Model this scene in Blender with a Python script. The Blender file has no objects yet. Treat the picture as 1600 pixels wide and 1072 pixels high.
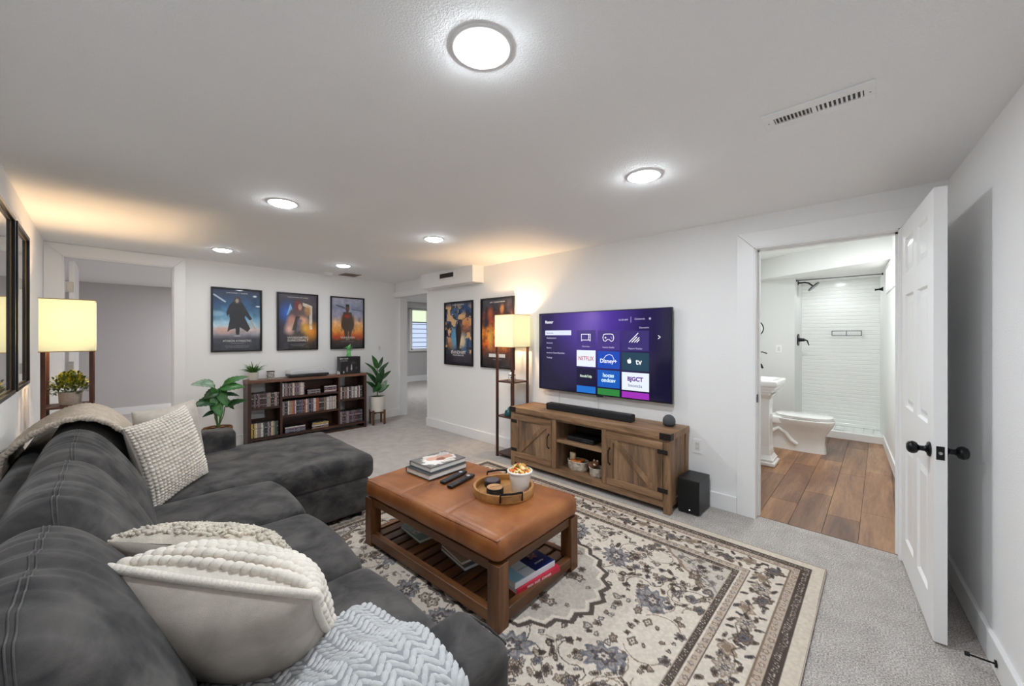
import bpy, math, random
import numpy as np
from mathutils import Vector, Matrix, Euler

random.seed(7); rng = np.random.default_rng(7)
sc = bpy.context.scene
COL = sc.collection
PI = math.pi

# ---------------------------------------------------------------- camera, world, exposure
CEIL = 2.268
cam_d = bpy.data.cameras.new('camera'); cam = bpy.data.objects.new('camera', cam_d); COL.objects.link(cam)
cam_d.sensor_width = 36.0; cam_d.lens = 13.5; cam_d.clip_start = 0.02; cam_d.clip_end = 100
cam_d.shift_y = -0.0069
cam.location = (0, 0, 1.368)
cam.rotation_euler = (PI/2, 0, -math.atan2(625, 600))
sc.camera = cam
w = bpy.data.worlds.new('world'); sc.world = w; w.use_nodes = True
w.node_tree.nodes['Background'].inputs[0].default_value = (0.62, 0.72, 0.9, 1)
w.node_tree.nodes['Background'].inputs[1].default_value = 1.6
sc.view_settings.view_transform = 'Standard'; sc.view_settings.look = 'None'
sc.view_settings.gamma = 1.0; sc.view_settings.use_curve_mapping = False
sc.view_settings.exposure = 0.20
sc.cycles.max_bounces = 14; sc.cycles.diffuse_bounces = 10; sc.cycles.glossy_bounces = 4
sc.cycles.caustics_reflective = False; sc.cycles.caustics_refractive = False
sc.cycles.sample_clamp_indirect = 6.0

def lamp(name, kind, loc, energy, color=(1, 1, 1), size=0.1, rot=(0, 0, 0), spread=None, size_y=None):
    d = bpy.data.lights.new(name, kind); d.energy = energy; d.color = color
    if kind == 'AREA':
        d.shape = 'DISK' if size_y is None else 'RECTANGLE'; d.size = size
        if size_y: d.size_y = size_y
        if spread: d.spread = spread
    else: d.shadow_soft_size = size
    o = bpy.data.objects.new(name, d); o.location = loc; o.rotation_euler = rot; COL.objects.link(o); return o
DOWN = [(0.80, 0.90), (2.07, 0.96), (0.80, 2.92), (2.07, 2.99), (0.80, 4.96), (2.05, 4.96)]
for k_, (x, y) in enumerate(DOWN):
    lamp('downlight_lamp', 'AREA', (x, y, CEIL-0.034), (8, 7, 6, 6, 2.5, 2.5)[k_], (.88, .945, 1.0), .10)
lamp('bath_lamp', 'AREA', (5.0, .55, 2.44), 22, (.93, .97, 1), .3)
lamp('shower_lamp', 'AREA', (7.0, .45, 2.17), 2.2, (.93, .97, 1), .12)
lamp('bedroom_lamp', 'AREA', (1.9, 8.2, CEIL-.03), 40, (.97, .97, 1), .16)
lamp('lounge_lamp', 'AREA', (5.6, 7.6, CEIL-.03), 34, (.92, .96, 1), .2)

# ---------------------------------------------------------------- materials
MATS = {}
def newmat(name):
    m = bpy.data.materials.new(name); m.use_nodes = True
    nt = m.node_tree; return m, nt, nt.nodes['Principled BSDF']
def objcoord(nt, scale=(1, 1, 1), rot=(0, 0, 0)):
    tc = nt.nodes.new('ShaderNodeTexCoord'); mp = nt.nodes.new('ShaderNodeMapping')
    mp.inputs['Scale'].default_value = scale; mp.inputs['Rotation'].default_value = rot
    nt.links.new(tc.outputs['Object'], mp.inputs[0]); return mp.outputs[0]
def noise(nt, vec, scale, detail=3, rough=.55, dist=0):
    n = nt.nodes.new('ShaderNodeTexNoise'); n.inputs['Scale'].default_value = scale
    n.inputs['Detail'].default_value = detail; n.inputs['Roughness'].default_value = rough
    n.inputs['Distortion'].default_value = dist
    nt.links.new(vec, n.inputs['Vector']); return n.outputs[0]
def ramp(nt, fac, stops):
    r = nt.nodes.new('ShaderNodeValToRGB'); e = r.color_ramp.elements
    e[0].position, e[0].color = stops[0][0], (*stops[0][1], 1); e[1].position, e[1].color = stops[-1][0], (*stops[-1][1], 1)
    for p, c in stops[1:-1]:
        q = e.new(p); q.color = (*c, 1)
    nt.links.new(fac, r.inputs[0]); return r.outputs[0]
def bump(nt, h, strength, dist, b):
    n = nt.nodes.new('ShaderNodeBump'); n.inputs['Strength'].default_value = strength
    n.inputs['Distance'].default_value = dist
    nt.links.new(h, n.inputs['Height']); nt.links.new(n.outputs[0], b.inputs['Normal']); return n
def hexc(h):
    h = h.lstrip('#'); c = [int(h[i:i+2], 16)/255 for i in (0, 2, 4)]
    return tuple(x/12.92 if x <= .04045 else ((x+.055)/1.055)**2.4 for x in c)
def C(c): return hexc(c) if isinstance(c, str) else c
def mat(name, col, rough=.5, metal=0, bmp=None, var=None, spec=.5, sheen=0, coat=0, trans=0, scale=(1, 1, 1)):
    if name in MATS: return MATS[name]
    m, nt, b = newmat(name); c = C(col)
    b.inputs['Base Color'].default_value = (*c, 1); b.inputs['Roughness'].default_value = rough
    b.inputs['Metallic'].default_value = metal; b.inputs['Specular IOR Level'].default_value = spec
    b.inputs['Coat Weight'].default_value = coat; b.inputs['Transmission Weight'].default_value = trans
    if sheen:
        b.inputs['Sheen Weight'].default_value = sheen; b.inputs['Sheen Roughness'].default_value = .5
        b.inputs['Sheen Tint'].default_value = (*[min(1, x*1.5+.2) for x in c], 1)
    if var:   # (scale, amount)
        v = objcoord(nt, scale); f = noise(nt, v, var[0], 4)
        lo = tuple(x*(1-var[1]) for x in c); hi = tuple(min(1, x*(1+var[1])) for x in c)
        nt.links.new(ramp(nt, f, [(.3, lo), (.7, hi)]), b.inputs['Base Color'])
    if bmp:   # (scale, strength, distance)
        v = objcoord(nt, scale); bump(nt, noise(nt, v, bmp[0], 4, .6), bmp[1], bmp[2], b)
    MATS[name] = m; return m
def wood(name, cols, axis='y', scale=1.0, rough=.45, grain=1.0, bands=True, bs=.25):
    if name in MATS: return MATS[name]
    m, nt, b = newmat(name); s = {'x': (.12, 1, 1), 'y': (1, .12, 1), 'z': (1, 1, .12)}[axis]
    v = objcoord(nt, tuple(q*scale for q in s))
    f = noise(nt, v, 9, 6, .62, .8)
    c1, c2, c3 = [C(c) for c in cols]
    r1 = ramp(nt, f, [(.3, c1), (.5, c2), (.68, c3)])
    f2 = noise(nt, v, 70, 5, .7, .2)
    mx = nt.nodes.new('ShaderNodeMix'); mx.data_type = 'RGBA'; mx.blend_type = 'MULTIPLY'
    mx.inputs['Factor'].default_value = .55*grain
    r2 = ramp(nt, f2, [(.35, (.45, .4, .36)), (.6, (1, 1, 1))])
    nt.links.new(r1, mx.inputs['A']); nt.links.new(r2, mx.inputs['B'])
    nt.links.new(mx.outputs['Result'], b.inputs['Base Color'])
    b.inputs['Roughness'].default_value = rough
    bump(nt, f2, bs, .002, b)
    MATS[name] = m; return m
def emit(name, col, strength=1.0):
    if name in MATS: return MATS[name]
    m, nt, b = newmat(name)
    b.inputs['Base Color'].default_value = (0, 0, 0, 1); b.inputs['Emission Color'].default_value = (*C(col), 1)
    b.inputs['Emission Strength'].default_value = strength; b.inputs['Roughness'].default_value = .25
    MATS[name] = m; return m
def attrmat(name, rough=.5, coat=0, bmp=None, spec=.5, sheen=0):
    if name in MATS: return MATS[name]
    m, nt, b = newmat(name); a = nt.nodes.new('ShaderNodeAttribute'); a.attribute_name = 'col'
    nt.links.new(a.outputs['Color'], b.inputs['Base Color'])
    b.inputs['Roughness'].default_value = rough; b.inputs['Coat Weight'].default_value = coat
    b.inputs['Coat Roughness'].default_value = .03; b.inputs['Specular IOR Level'].default_value = spec
    b.inputs['Sheen Weight'].default_value = sheen
    if bmp: bump(nt, noise(nt, objcoord(nt), bmp[0], 3), bmp[1], bmp[2], b)
    MATS[name] = m; return m

M = dict(
    wall=mat('wall_paint', '#eeeeee', .75, bmp=(150, .35, .006)),
    ceil=mat('ceiling_paint', '#f6f6f6', .9, bmp=(170, .6, .008)),
    trim=mat('white_trim', '#eeeeee', .38),
    bathwall=mat('bath_paint', '#e9eae8', .6),
    porcelain=mat('porcelain', '#eeeeec', .12, coat=.6),
    black=mat('black_metal', '#0b0b0d', .32, metal=.4, spec=.5),
    matt_black=mat('matt_black', '#101114', .6),
    plastic=mat('black_plastic', '#15161a', .38),
    frame=mat('black_frame', '#0e0e10', .28),
)

# ---------------------------------------------------------------- mesh builder
class MB:
    def __init__(s): s.v = []; s.f = []
    def add(s, vs, fs):
        n = len(s.v); s.v.extend([tuple(map(float, p)) for p in vs]); s.f.extend([tuple(i+n for i in f) for f in fs]); return s
    def box(s, x0, x1, y0, y1, z0, z1, M=None):
        vs = [Vector(p) for p in ((x0,y0,z0),(x1,y0,z0),(x1,y1,z0),(x0,y1,z0),(x0,y0,z1),(x1,y0,z1),(x1,y1,z1),(x0,y1,z1))]
        if M is not None: vs = [M @ p for p in vs]
        return s.add(vs, [(0,3,2,1),(4,5,6,7),(0,1,5,4),(1,2,6,5),(2,3,7,6),(3,0,4,7)])
    def prism(s, poly, a0, a1, axis='z', M=None):
        """polygon (counter-clockwise pairs) swept along an axis; pairs are the other two axes in xyz order"""
        n = len(poly)
        def P(p, a): return {'z': (p[0], p[1], a), 'y': (p[0], a, p[1]), 'x': (a, p[0], p[1])}[axis]
        vs = [Vector(P(p, a0)) for p in poly]+[Vector(P(p, a1)) for p in poly]
        if M is not None: vs = [M @ p for p in vs]
        return s.add(vs, [tuple(range(n))[::-1], tuple(range(n, 2*n))]+[(i, (i+1) % n, (i+1) % n+n, i+n) for i in range(n)])
    def cyl(s, p0, p1, r0, r1=None, n=16, cap=True):
        r1 = r0 if r1 is None else r1; p0 = Vector(p0); p1 = Vector(p1); d = (p1-p0).normalized()
        a = d.orthogonal().normalized(); b = d.cross(a)
        vs = [p0+(a*math.cos(2*PI*i/n)+b*math.sin(2*PI*i/n))*r0 for i in range(n)]+[p1+(a*math.cos(2*PI*i/n)+b*math.sin(2*PI*i/n))*r1 for i in range(n)]
        fs = [(i, (i+1) % n, (i+1) % n+n, i+n) for i in range(n)]
        if cap: fs += [tuple(range(n))[::-1], tuple(range(n, 2*n))]
        return s.add(vs, fs)
    def lathe(s, prof, n=24, M=None, c=(0, 0, 0), sy=1.0):
        vs = []; fs = []
        for r, z in prof:
            for i in range(n): vs.append(Vector((c[0]+r*math.cos(2*PI*i/n), c[1]+sy*r*math.sin(2*PI*i/n), c[2]+z)))
        if M is not None: vs = [M @ p for p in vs]
        for k in range(len(prof)-1):
            for i in range(n): fs.append((k*n+i, k*n+(i+1) % n, (k+1)*n+(i+1) % n, (k+1)*n+i))
        if prof[0][0] > 1e-5: fs.append(tuple(range(n))[::-1])
        if prof[-1][0] > 1e-5: fs.append(tuple((len(prof)-1)*n+i for i in range(n)))
        return s.add(vs, fs)
    def tube(s, pts, r, n=8, closed=False):
        pts = [Vector(p) for p in pts]; k = len(pts); rs = r if isinstance(r, (list, tuple)) else [r]*k
        vs = []; fs = []; prev = None
        for i, p in enumerate(pts):
            if closed: d = pts[(i+1) % k]-pts[i-1]
            else: d = pts[min(i+1, k-1)]-pts[max(i-1, 0)]
            d.normalize()
            a = d.orthogonal().normalized() if prev is None else (prev-d*prev.dot(d)).normalized()
            prev = a; b = d.cross(a)
            for j in range(n): vs.append(p+(a*math.cos(2*PI*j/n)+b*math.sin(2*PI*j/n))*rs[i])
        for i in range(k if closed else k-1):
            for j in range(n): fs.append((i*n+j, i*n+(j+1) % n, ((i+1) % k)*n+(j+1) % n, ((i+1) % k)*n+j))
        if not closed: fs += [tuple(range(n))[::-1], tuple((k-1)*n+j for j in range(n))]
        return s.add(vs, fs)
    def grid(s, fn, us, vs_, cu=False, cv=False):
        """fn(u,v)->point"""
        nu, nv = len(us), len(vs_); n0 = len(s.v)
        for u in us:
            for v in vs_: s.v.append(tuple(fn(u, v)))
        for i in range(nu if cu else nu-1):
            for j in range(nv if cv else nv-1):
                a, b, c, d = i*nv+j, ((i+1) % nu)*nv+j, ((i+1) % nu)*nv+(j+1) % nv, i*nv+(j+1) % nv
                s.f.append((n0+a, n0+b, n0+c, n0+d))
        return s
    def blob(s, M, nu=8, nv=6):
        """unit sphere through matrix M"""
        vs = [M @ Vector((0, 0, -1))]; fs = []
        for j in range(1, nv):
            t = -PI/2+PI*j/nv
            for i in range(nu): vs.append(M @ Vector((math.cos(t)*math.cos(2*PI*i/nu), math.cos(t)*math.sin(2*PI*i/nu), math.sin(t))))
        vs.append(M @ Vector((0, 0, 1)))
        for i in range(nu): fs.append((0, 1+(i+1) % nu, 1+i))
        for j in range(nv-2):
            for i in range(nu): a = 1+j*nu; fs.append((a+i, a+(i+1) % nu, a+nu+(i+1) % nu, a+nu+i))
        a = 1+(nv-2)*nu
        for i in range(nu): fs.append((a+i, a+(i+1) % nu, len(vs)-1))
        return s.add(vs, fs)
    def rbox(s, x0, x1, y0, y1, z0, z1, r, n=10, arc=4, warp=None, M=None):
        """rounded box with n inner spans a side; warp(P array, unit coords) moves the points"""
        h = np.array([(x1-x0)/2, (y1-y0)/2, (z1-z0)/2]); c = np.array([(x0+x1)/2, (y0+y1)/2, (z0+z1)/2])
        r = min(r, *(h*.999)); ns = n if isinstance(n, (tuple, list)) else (n, n, n)
        co = []
        for k in range(3):
            e = [-h[k]+r*(1-math.cos(PI/2*i/arc)) for i in range(arc)]
            co.append(np.array(e+list(np.linspace(-h[k]+r, h[k]-r, ns[k]+1))+[-q for q in e[::-1]]))
        idx = {}; pts = []; fs = []
        def vid(i, j, k):
            t = (i, j, k)
            if t not in idx: idx[t] = len(pts); pts.append((co[0][i], co[1][j], co[2][k]))
            return idx[t]
        L = [len(q)-1 for q in co]
        for i in range(L[0]):
            for j in range(L[1]):
                fs.append((vid(i,j,0), vid(i,j+1,0), vid(i+1,j+1,0), vid(i+1,j,0)))
                fs.append((vid(i,j,L[2]), vid(i+1,j,L[2]), vid(i+1,j+1,L[2]), vid(i,j+1,L[2])))
        for i in range(L[0]):
            for k in range(L[2]):
                fs.append((vid(i,0,k), vid(i+1,0,k), vid(i+1,0,k+1), vid(i,0,k+1)))
                fs.append((vid(i,L[1],k), vid(i,L[1],k+1), vid(i+1,L[1],k+1), vid(i+1,L[1],k)))
        for j in range(L[1]):
            for k in range(L[2]):
                fs.append((vid(0,j,k), vid(0,j,k+1), vid(0,j+1,k+1), vid(0,j+1,k)))
                fs.append((vid(L[0],j,k), vid(L[0],j+1,k), vid(L[0],j+1,k+1), vid(L[0],j,k+1)))
        P = np.array(pts); inner = np.clip(P, -(h-r), h-r); d = P-inner
        ln = np.linalg.norm(d, axis=1, keepdims=True); ln[ln < 1e-9] = 1
        P = inner+d/ln*r
        U = P/h; P = P+c
        if warp is not None: P = warp(P, U)
        if M is not None: P = (np.array(M.to_3x3()) @ P.T).T+np.array(M.translation)
        return s.add(P, fs)
    def build(s, name, material, parent=None, smooth=False, bevel=0, world=True, angle=40, sub=0, solid=0):
        vs = s.v
        if parent is not None and world:
            o = WLOC.get(parent.name, (0, 0, 0)); vs = [(p[0]-o[0], p[1]-o[1], p[2]-o[2]) for p in vs]
        me = bpy.data.meshes.new(name); me.from_pydata(vs, [], s.f)
        me.materials.append(material)
        if smooth:
            me.polygons.foreach_set('use_smooth', [True]*len(me.polygons))
            if angle: me.set_sharp_from_angle(angle=math.radians(angle))
        ob = bpy.data.objects.new(name, me); COL.objects.link(ob)
        if parent is not None: ob.parent = parent; WLOC[ob.name] = WLOC.get(parent.name, (0, 0, 0)) if world else (0, 0, 0)
        if bevel:
            b = ob.modifiers.new('bevel', 'BEVEL'); b.width = bevel; b.segments = 2; b.limit_method = 'ANGLE'
        if solid:
            b = ob.modifiers.new('solid', 'SOLIDIFY'); b.thickness = solid
        if sub:
            b = ob.modifiers.new('sub', 'SUBSURF'); b.levels = sub; b.render_levels = sub
        return ob
WLOC = {}
def tag(o, label=None, cat=None, group=None, kind=None):
    if label: o['label'] = label
    if cat: o['category'] = cat
    if group: o['group'] = group
    if kind: o['kind'] = kind
    return o
def thing(name, label, cat, loc=(0, 0, 0), rot=(0, 0, 0), group=None):
    o = bpy.data.objects.new(name, None); COL.objects.link(o); o.empty_display_size = .05
    o.location = loc; o.rotation_euler = rot; WLOC[o.name] = tuple(loc)
    return tag(o, label, cat, group)
def struct(name, mb, m, **k): return tag(mb.build(name, m, **k), kind='structure')
def kids(o): return [c for c in bpy.data.objects if c.parent == o]
def copy_tree(o, parent=None):
    c = o.copy(); COL.objects.link(c)
    if parent is not None: c.parent = parent
    for ch in list(o.children): copy_tree(ch, c)
    return c
def text(s, size, m, parent, mtx, name='lettering', align='CENTER', ext=.0006, bold=0, sx=1.0):
    cu = bpy.data.curves.new('t', 'FONT'); cu.body = s; cu.size = size; cu.align_x = align; cu.align_y = 'CENTER'
    cu.extrude = ext; cu.offset = bold; cu.resolution_u = 3
    to = bpy.data.objects.new('t', cu); me = bpy.data.meshes.new_from_object(to)
    bpy.data.objects.remove(to); bpy.data.curves.remove(cu)
    if sx != 1.0: me.transform(Matrix.Diagonal((sx, 1, 1, 1)))
    me.transform(mtx); me.materials.clear(); me.materials.append(m)
    ob = bpy.data.objects.new(name, me); COL.objects.link(ob); ob.parent = parent; return ob
def frame_mtx(o, ex, ey):
    """matrix with x axis ex, y axis ey at o"""
    ex = Vector(ex).normalized(); ey = Vector(ey).normalized(); ez = ex.cross(ey)
    m = Matrix((ex, ey, ez)).transposed().to_4x4(); m.translation = Vector(o); return m
def Rz(a, p=(0, 0, 0)): p = Vector(p); return Matrix.Translation(p) @ Matrix.Rotation(a, 4, 'Z') @ Matrix.Translation(-p)
# ================================================================ SETTING
def yb(x): return 5.72+(x+.45)*.0685          # back wall face, slightly out of square
def xl(y): return -.338-.0196*y               # left wall face
def yr(x): return -.284-.0775*(3.33-x)        # right wall face
T = .12
# floor of living room, bedroom beyond the back wall and lounge beyond the hall doorway: one carpet
mb = MB(); mb.prism([(-.9, -1.0), (3.40, -1.0), (3.40, 4.9), (9.2, 4.9), (9.2, 10.6), (-.9, 10.6)], -.06, 0)
m, nt, b = newmat('carpet'); v = objcoord(nt)
f1 = noise(nt, v, 150, 3, .8); f2 = noise(nt, v, 9, 3)
mx = nt.nodes.new('ShaderNodeMath'); mx.operation = 'MULTIPLY_ADD'; mx.inputs[1].default_value = .88; nt.links.new(f1, mx.inputs[0])
m3 = nt.nodes.new('ShaderNodeMath'); m3.operation = 'MULTIPLY'; m3.inputs[1].default_value = .12; nt.links.new(f2, m3.inputs[0]); nt.links.new(m3.outputs[0], mx.inputs[2])
nt.links.new(ramp(nt, mx.outputs[0], [(.38, C('#908a85')), (.5, C('#c6bfba')), (.61, C('#efeae6'))]), b.inputs['Base Color'])
b.inputs['Roughness'].default_value = .95; b.inputs['Specular IOR Level'].default_value = .1; bump(nt, mx.outputs[0], .9, .012, b)
struct('floor', mb, m)
mb = MB(); mb.box(-.9, 3.46, -1.0, 10.6, CEIL, CEIL+.06); mb.box(3.46, 9.2, 4.9, 10.6, CEIL, CEIL+.06)
struct('ceiling', mb, M['ceil'])
# left wall
mb = MB(); mb.prism([(xl(-1)-T, -1), (xl(-1), -1), (xl(6), 6), (xl(6)-T, 6)], 0, CEIL); struct('wall_left', mb, M['wall'])
# back wall with door opening (x -.339...49, z to 2.155)
OX0, OX1, OZ = -.339, .49, 2.155
def seg(mb, x0, x1, z0, z1, t=T): mb.prism([(x0, yb(x0)), (x1, yb(x1)), (x1, yb(x1)+t), (x0, yb(x0)+t)], z0, z1)
mb = MB(); seg(mb, -.56, OX0, 0, CEIL); seg(mb, OX1, 3.43, 0, CEIL); seg(mb, OX0, OX1, OZ, CEIL); struct('wall_back', mb, M['wall'])
# right wall (parallel to the open door)
mb = MB(); mb.prism([(-1.0, yr(-1)), (-1.0, yr(-1)-T), (3.40, yr(3.4)-T), (3.40, yr(3.4))], 0, CEIL); struct('wall_right', mb, M['wall'])
mb = MB(); mb.prism([(-.62, -1), (-.9, -1), (-.9, 1), (-.62, 1)], 0, CEIL); struct('wall_front', mb, M['wall'])
# television wall, x 3.34..3.46, openings y -.09...687 (z 2.03) and 4.996...5.97 (z 2.02)
mb = MB(); X0, X1 = 3.34, 3.46
mb.box(X0, X1, -.5, -.09, 0, CEIL); mb.box(X0, X1, -.09, .687, 2.03, CEIL); mb.box(X0, X1, .687, 4.996, 0, CEIL)
mb.box(X0, X1, 4.996, 5.97, 2.02, CEIL); struct('wall_television', mb, M['wall'])
# door_1: cased opening to the bathroom, lining and stops
mb = MB(); mb.box(3.325, X1+.015, .675, .689, 0, 2.031); mb.box(3.325, X1+.015, -.092, -.078, 0, 2.031); mb.box(3.325, X1+.015, -.09, .687, 2.018, 2.032)
mb.box(3.40, 3.445, .663, .676, 0, 2.018); mb.box(3.40, 3.445, -.079, -.066, 0, 2.018); mb.box(3.40, 3.445, -.079, .676, 2.006, 2.018)
fr1 = struct('door_1', mb, M['trim'])
mb = MB()   # casing with mitred corners
cy0, cy1, cz = -.205, .798, 2.145
def mitre(mb, pts): mb.prism(pts, 3.322, 3.3405, axis='x')
mb2 = MB(); mitre(mb2, [(.682, 0), (cy1, 0), (cy1, cz), (.682, 2.025)]); struct('trim_1', mb2, M['trim'], bevel=.003)
mb2 = MB(); mitre(mb2, [(cy0, 0), (-.085, 0), (-.085, 2.025), (cy0, cz)]); struct('trim_2', mb2, M['trim'], bevel=.003)
mb2 = MB(); mitre(mb2, [(-.085, 2.026), (.682, 2.026), (cy1, cz+.001), (cy0, cz+.001)]); struct('trim_3', mb2, M['trim'], bevel=.003)
mb = MB(); mb.box(3.37, 3.41, .672, .677, .865, .925); o = mb.build('strike_plate', M['black'], fr1)
# door_2: cased opening in the back wall
mb = MB(); seg(mb, OX0-.001, OX0+.016, 0, OZ, T+.01); seg(mb, OX1-.016, OX1+.001, 0, OZ, T+.01); seg(mb, OX0, OX1, OZ-.016, OZ+.001, T+.01)
fr2 = struct('door_2', mb, M['trim'])
def bcase(poly, nm):
    vs = [(x, yb(x)-.018, z) for x, z in poly]+[(x, yb(x)+.0005, z) for x, z in poly]; n = len(poly)
    q = MB(); q.add(vs, [tuple(range(n)), tuple(range(n, 2*n))[::-1]]+[(i, i+n, (i+1) % n+n, (i+1) % n) for i in range(n)])
    return struct(nm, q, M['trim'], bevel=.003)
bcase([(-.449, 0), (OX0+.006, 0), (OX0+.006, OZ-.008), (-.449, CEIL-.004)], 'trim_4')
bcase([(OX1-.006, 0), (.588, 0), (.588, CEIL-.004), (OX1-.006, OZ-.008)], 'trim_5')
bcase([(OX0+.006, OZ-.007), (OX1-.006, OZ-.007), (.588, CEIL-.003), (-.449, CEIL-.003)], 'trim_6')
# bedroom door swung back into the bedroom: seen edge on with its hinges
d2 = thing('bedroom_door', 'white bedroom door swung fully back, edge and hinges showing in the left opening', 'door', (-.30, 5.86, .01))
MB().box(-.300, -.262, 5.875, 6.62, .012, 2.13).build('door_leaf', M['trim'], d2, bevel=.002)
for z in (.25, 1.06, 1.86):
    h = MB(); h.box(-.318, -.268, 5.866, 5.8745, z-.05, z+.05); h.cyl((-.320, 5.864, z-.05), (-.320, 5.864, z+.05), .006, n=10)
    h.build('hinge', mat('brushed_steel', '#b9b9b6', .35, .9), d2)
# hall doorway header, jamb, end edge of the wall
mb = MB(); mb.box(3.318, 3.3405, 4.975, yb(3.33)-.002, 2.02, 2.105); mb.box(3.312, 3.341, 4.97, yb(3.33)-.002, 2.098, 2.107); struct('trim_7', mb, M['trim'], bevel=.002)
mb = MB(); mb.box(3.425, 3.56, 5.945, 5.985, 0, 2.02); struct('door_3', mb, M['trim'])
mb = MB(); mb.box(3.331, 3.475, 4.984, 4.998, .135, 2.02); struct('trim_8', mb, M['trim'], bevel=.002)
# baseboards
def bb(nm, poly, h=.125): struct(nm, MB().prism(poly, 0, h), M['trim'], bevel=.004)
bb('baseboard_television', [(3.322, .80), (3.3405, .80), (3.3405, 5.012), (3.322, 5.012)])
bb('baseboard_back', [(.59, yb(.59)-.016), (3.44, yb(3.44)-.016), (3.44, yb(3.44)+.001), (.59, yb(.59)+.001)])
bb('baseboard_right', [(-.3, yr(-.3)+.017), (-.3, yr(-.3)-.001), (3.338, yr(3.338)-.001), (3.338, yr(3.338)+.017)])
bb('baseboard_corner', [(3.322, -.262), (3.3405, -.262), (3.3405, -.206), (3.322, -.206)])
bb('baseboard_left', [(xl(.2)-.001, .2), (xl(.2)+.015, .2), (xl(5.7)+.015, 5.69), (xl(5.7)-.001, 5.69)])
# duct soffit with its grille
struct('wall_soffit', MB().box(3.155, 3.3405, 3.72, 4.90, 2.058, CEIL+.001), M['wall'])
g = thing('wall_grille', 'white framed air grille with dark louvres on the boxed duct', 'vent', (3.155, 4.26, 2.195))
q = MB(); q.box(3.146, 3.1545, 4.07, 4.45, 2.222, 2.246); q.box(3.146, 3.1545, 4.07, 4.45, 2.142, 2.160); q.box(3.146, 3.1545, 4.07, 4.105, 2.160, 2.222); q.box(3.146, 3.1545, 4.415, 4.45, 2.160, 2.222)
q.build('frame', M['trim'], g, bevel=.002)
MB().box(3.152, 3.1548, 4.105, 4.415, 2.160, 2.222).build('backing', mat('duct_dark', '#26221f', .8), g)
for k in range(4):
    z = 2.167+k*.0155; MB().box(3.1475, 3.1525, 4.105, 4.415, z-.002, z+.002).build('louvre', mat('bronze_louvre', '#5a4c42', .5), g)
# bedroom beyond the back wall (grey)
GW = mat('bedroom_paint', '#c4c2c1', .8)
mb = MB(); mb.box(-.9, 3.41, 9.53, 9.6, 0, CEIL); struct('wall_bedroom', mb, GW)
mb = MB(); mb.box(-.9, -.8, 5.8, 9.6, 0, CEIL); struct('wall_bedroom_left', mb, GW)
struct('baseboard_bedroom', MB().box(-.8, 3.41, 9.515, 9.5305, 0, .12), M['trim'])
# lounge beyond the hall doorway
mb = MB()
wx0, wx1, wz0, wz1 = 6.18, 6.84, .98, 2.17
mb.box(3.41, wx0, 10.15, 10.25, 0, CEIL); mb.box(wx1, 9.2, 10.15, 10.25, 0, CEIL); mb.box(wx0, wx1, 10.15, 10.25, 0, wz0); mb.box(wx0, wx1, 10.15, 10.25, wz1, CEIL)
struct('wall_lounge', mb, GW)
struct('wall_partition', MB().box(3.41, 3.46, 6.11, 10.2, 0, CEIL), GW)
struct('wall_lounge_right', MB().box(9.1, 9.2, 4.9, 10.2, 0, CEIL), GW)
struct('wall_lounge_near', MB().box(3.46, 9.2, 4.85, 4.93, 0, CEIL), GW)
struct('baseboard_lounge', MB().box(3.46, 9.1, 10.13, 10.151, 0, .17), M['trim'])
struct('wall_bulkhead', MB().box(3.46, 9.1, 8.9, 10.15, 2.20, CEIL+.001), GW)
w1 = tag(MB().add([], []).build('window_1', M['trim']), kind='structure')
q = MB()
for a in ((wx0-.05, wx0+.04, wz0-.03, wz1), (wx1-.09, wx1+.02, wz0-.03, wz1), (wx0, wx1, wz0-.06, wz0+.01), (wx0, wx1, wz1-.03, wz1+.02)): q.box(a[0], a[1], 10.10, 10.2, a[2], a[3])
q.box(wx0-.07, wx1+.05, 10.06, 10.2, wz0-.07, wz0-.03); q.build('window_frame', M['trim'], w1)
MB().box(wx0+.03, wx1-.08, 10.19, 10.195, 1.78, wz1-.02).build('pane', emit('daylight_green', '#c9d6b8', 1.3), w1)
MB().box(wx0+.03, wx1-.08, 10.17, 10.175, wz0+.01, 1.78).build('pane', emit('daylight_blue', '#bccbe6', 1.1), w1)
for k in range(6):
    z = 1.04+k*.135; MB().box(wx0+.03, wx1-.08, 10.155, 10.165, z-.009, z+.009).build('slat', mat('blind_slat', '#7d838f', .6), w1)
MB().box(wx0+.03, wx1-.08, 10.15, 10.165, 1.765, 1.80).build('head_rail', mat('blind_rail', '#6d7570', .6), w1)

# ---------------------------------------------------------------- bathroom
bf = struct('floor', MB().box(3.40, 7.5, -.3, 1.4, -.05, -.006), mat('subfloor', '#4a382c', .8))
for i, nm in enumerate(('plank_a', 'plank_b', 'plank_c', 'plank_d')):
    cs = [('#6a4631', '#936a4b', '#b08560'), ('#5a3b2a', '#7d5840', '#9a7455'), ('#74523c', '#a27b5b', '#b8906d'), ('#54392c', '#73513d', '#8c6a53')][i]
    wood(nm, cs, 'x', .8, .38, .8, bs=.15)
y = -.27; row = 0
while y < 1.3:
    x = 3.395-random.random()*.9 if row else 3.395
    while x < 6.72:
        L = 1.22; a, bx = max(x, 3.395), min(x+L, 6.74)
        if bx-a > .02:
            MB().box(a+.0012, bx-.0012, y+.0012, y+.189-.0012, -.0065, .0025).build('plank', MATS['plank_'+'abcd'[random.randrange(4)]], bf)
        x += L
    y += .189; row += 1
def ybr(x): return -.205+(x-3.46)*.0535       # bathroom right wall face
mb = MB(); mb.prism([(3.455, ybr(3.455)-.08), (7.5, ybr(7.5)-.08), (7.5, ybr(7.5)), (3.455, ybr(3.455))], 0, 2.5); struct('wall_bath_right', mb, M['bathwall'])
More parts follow.
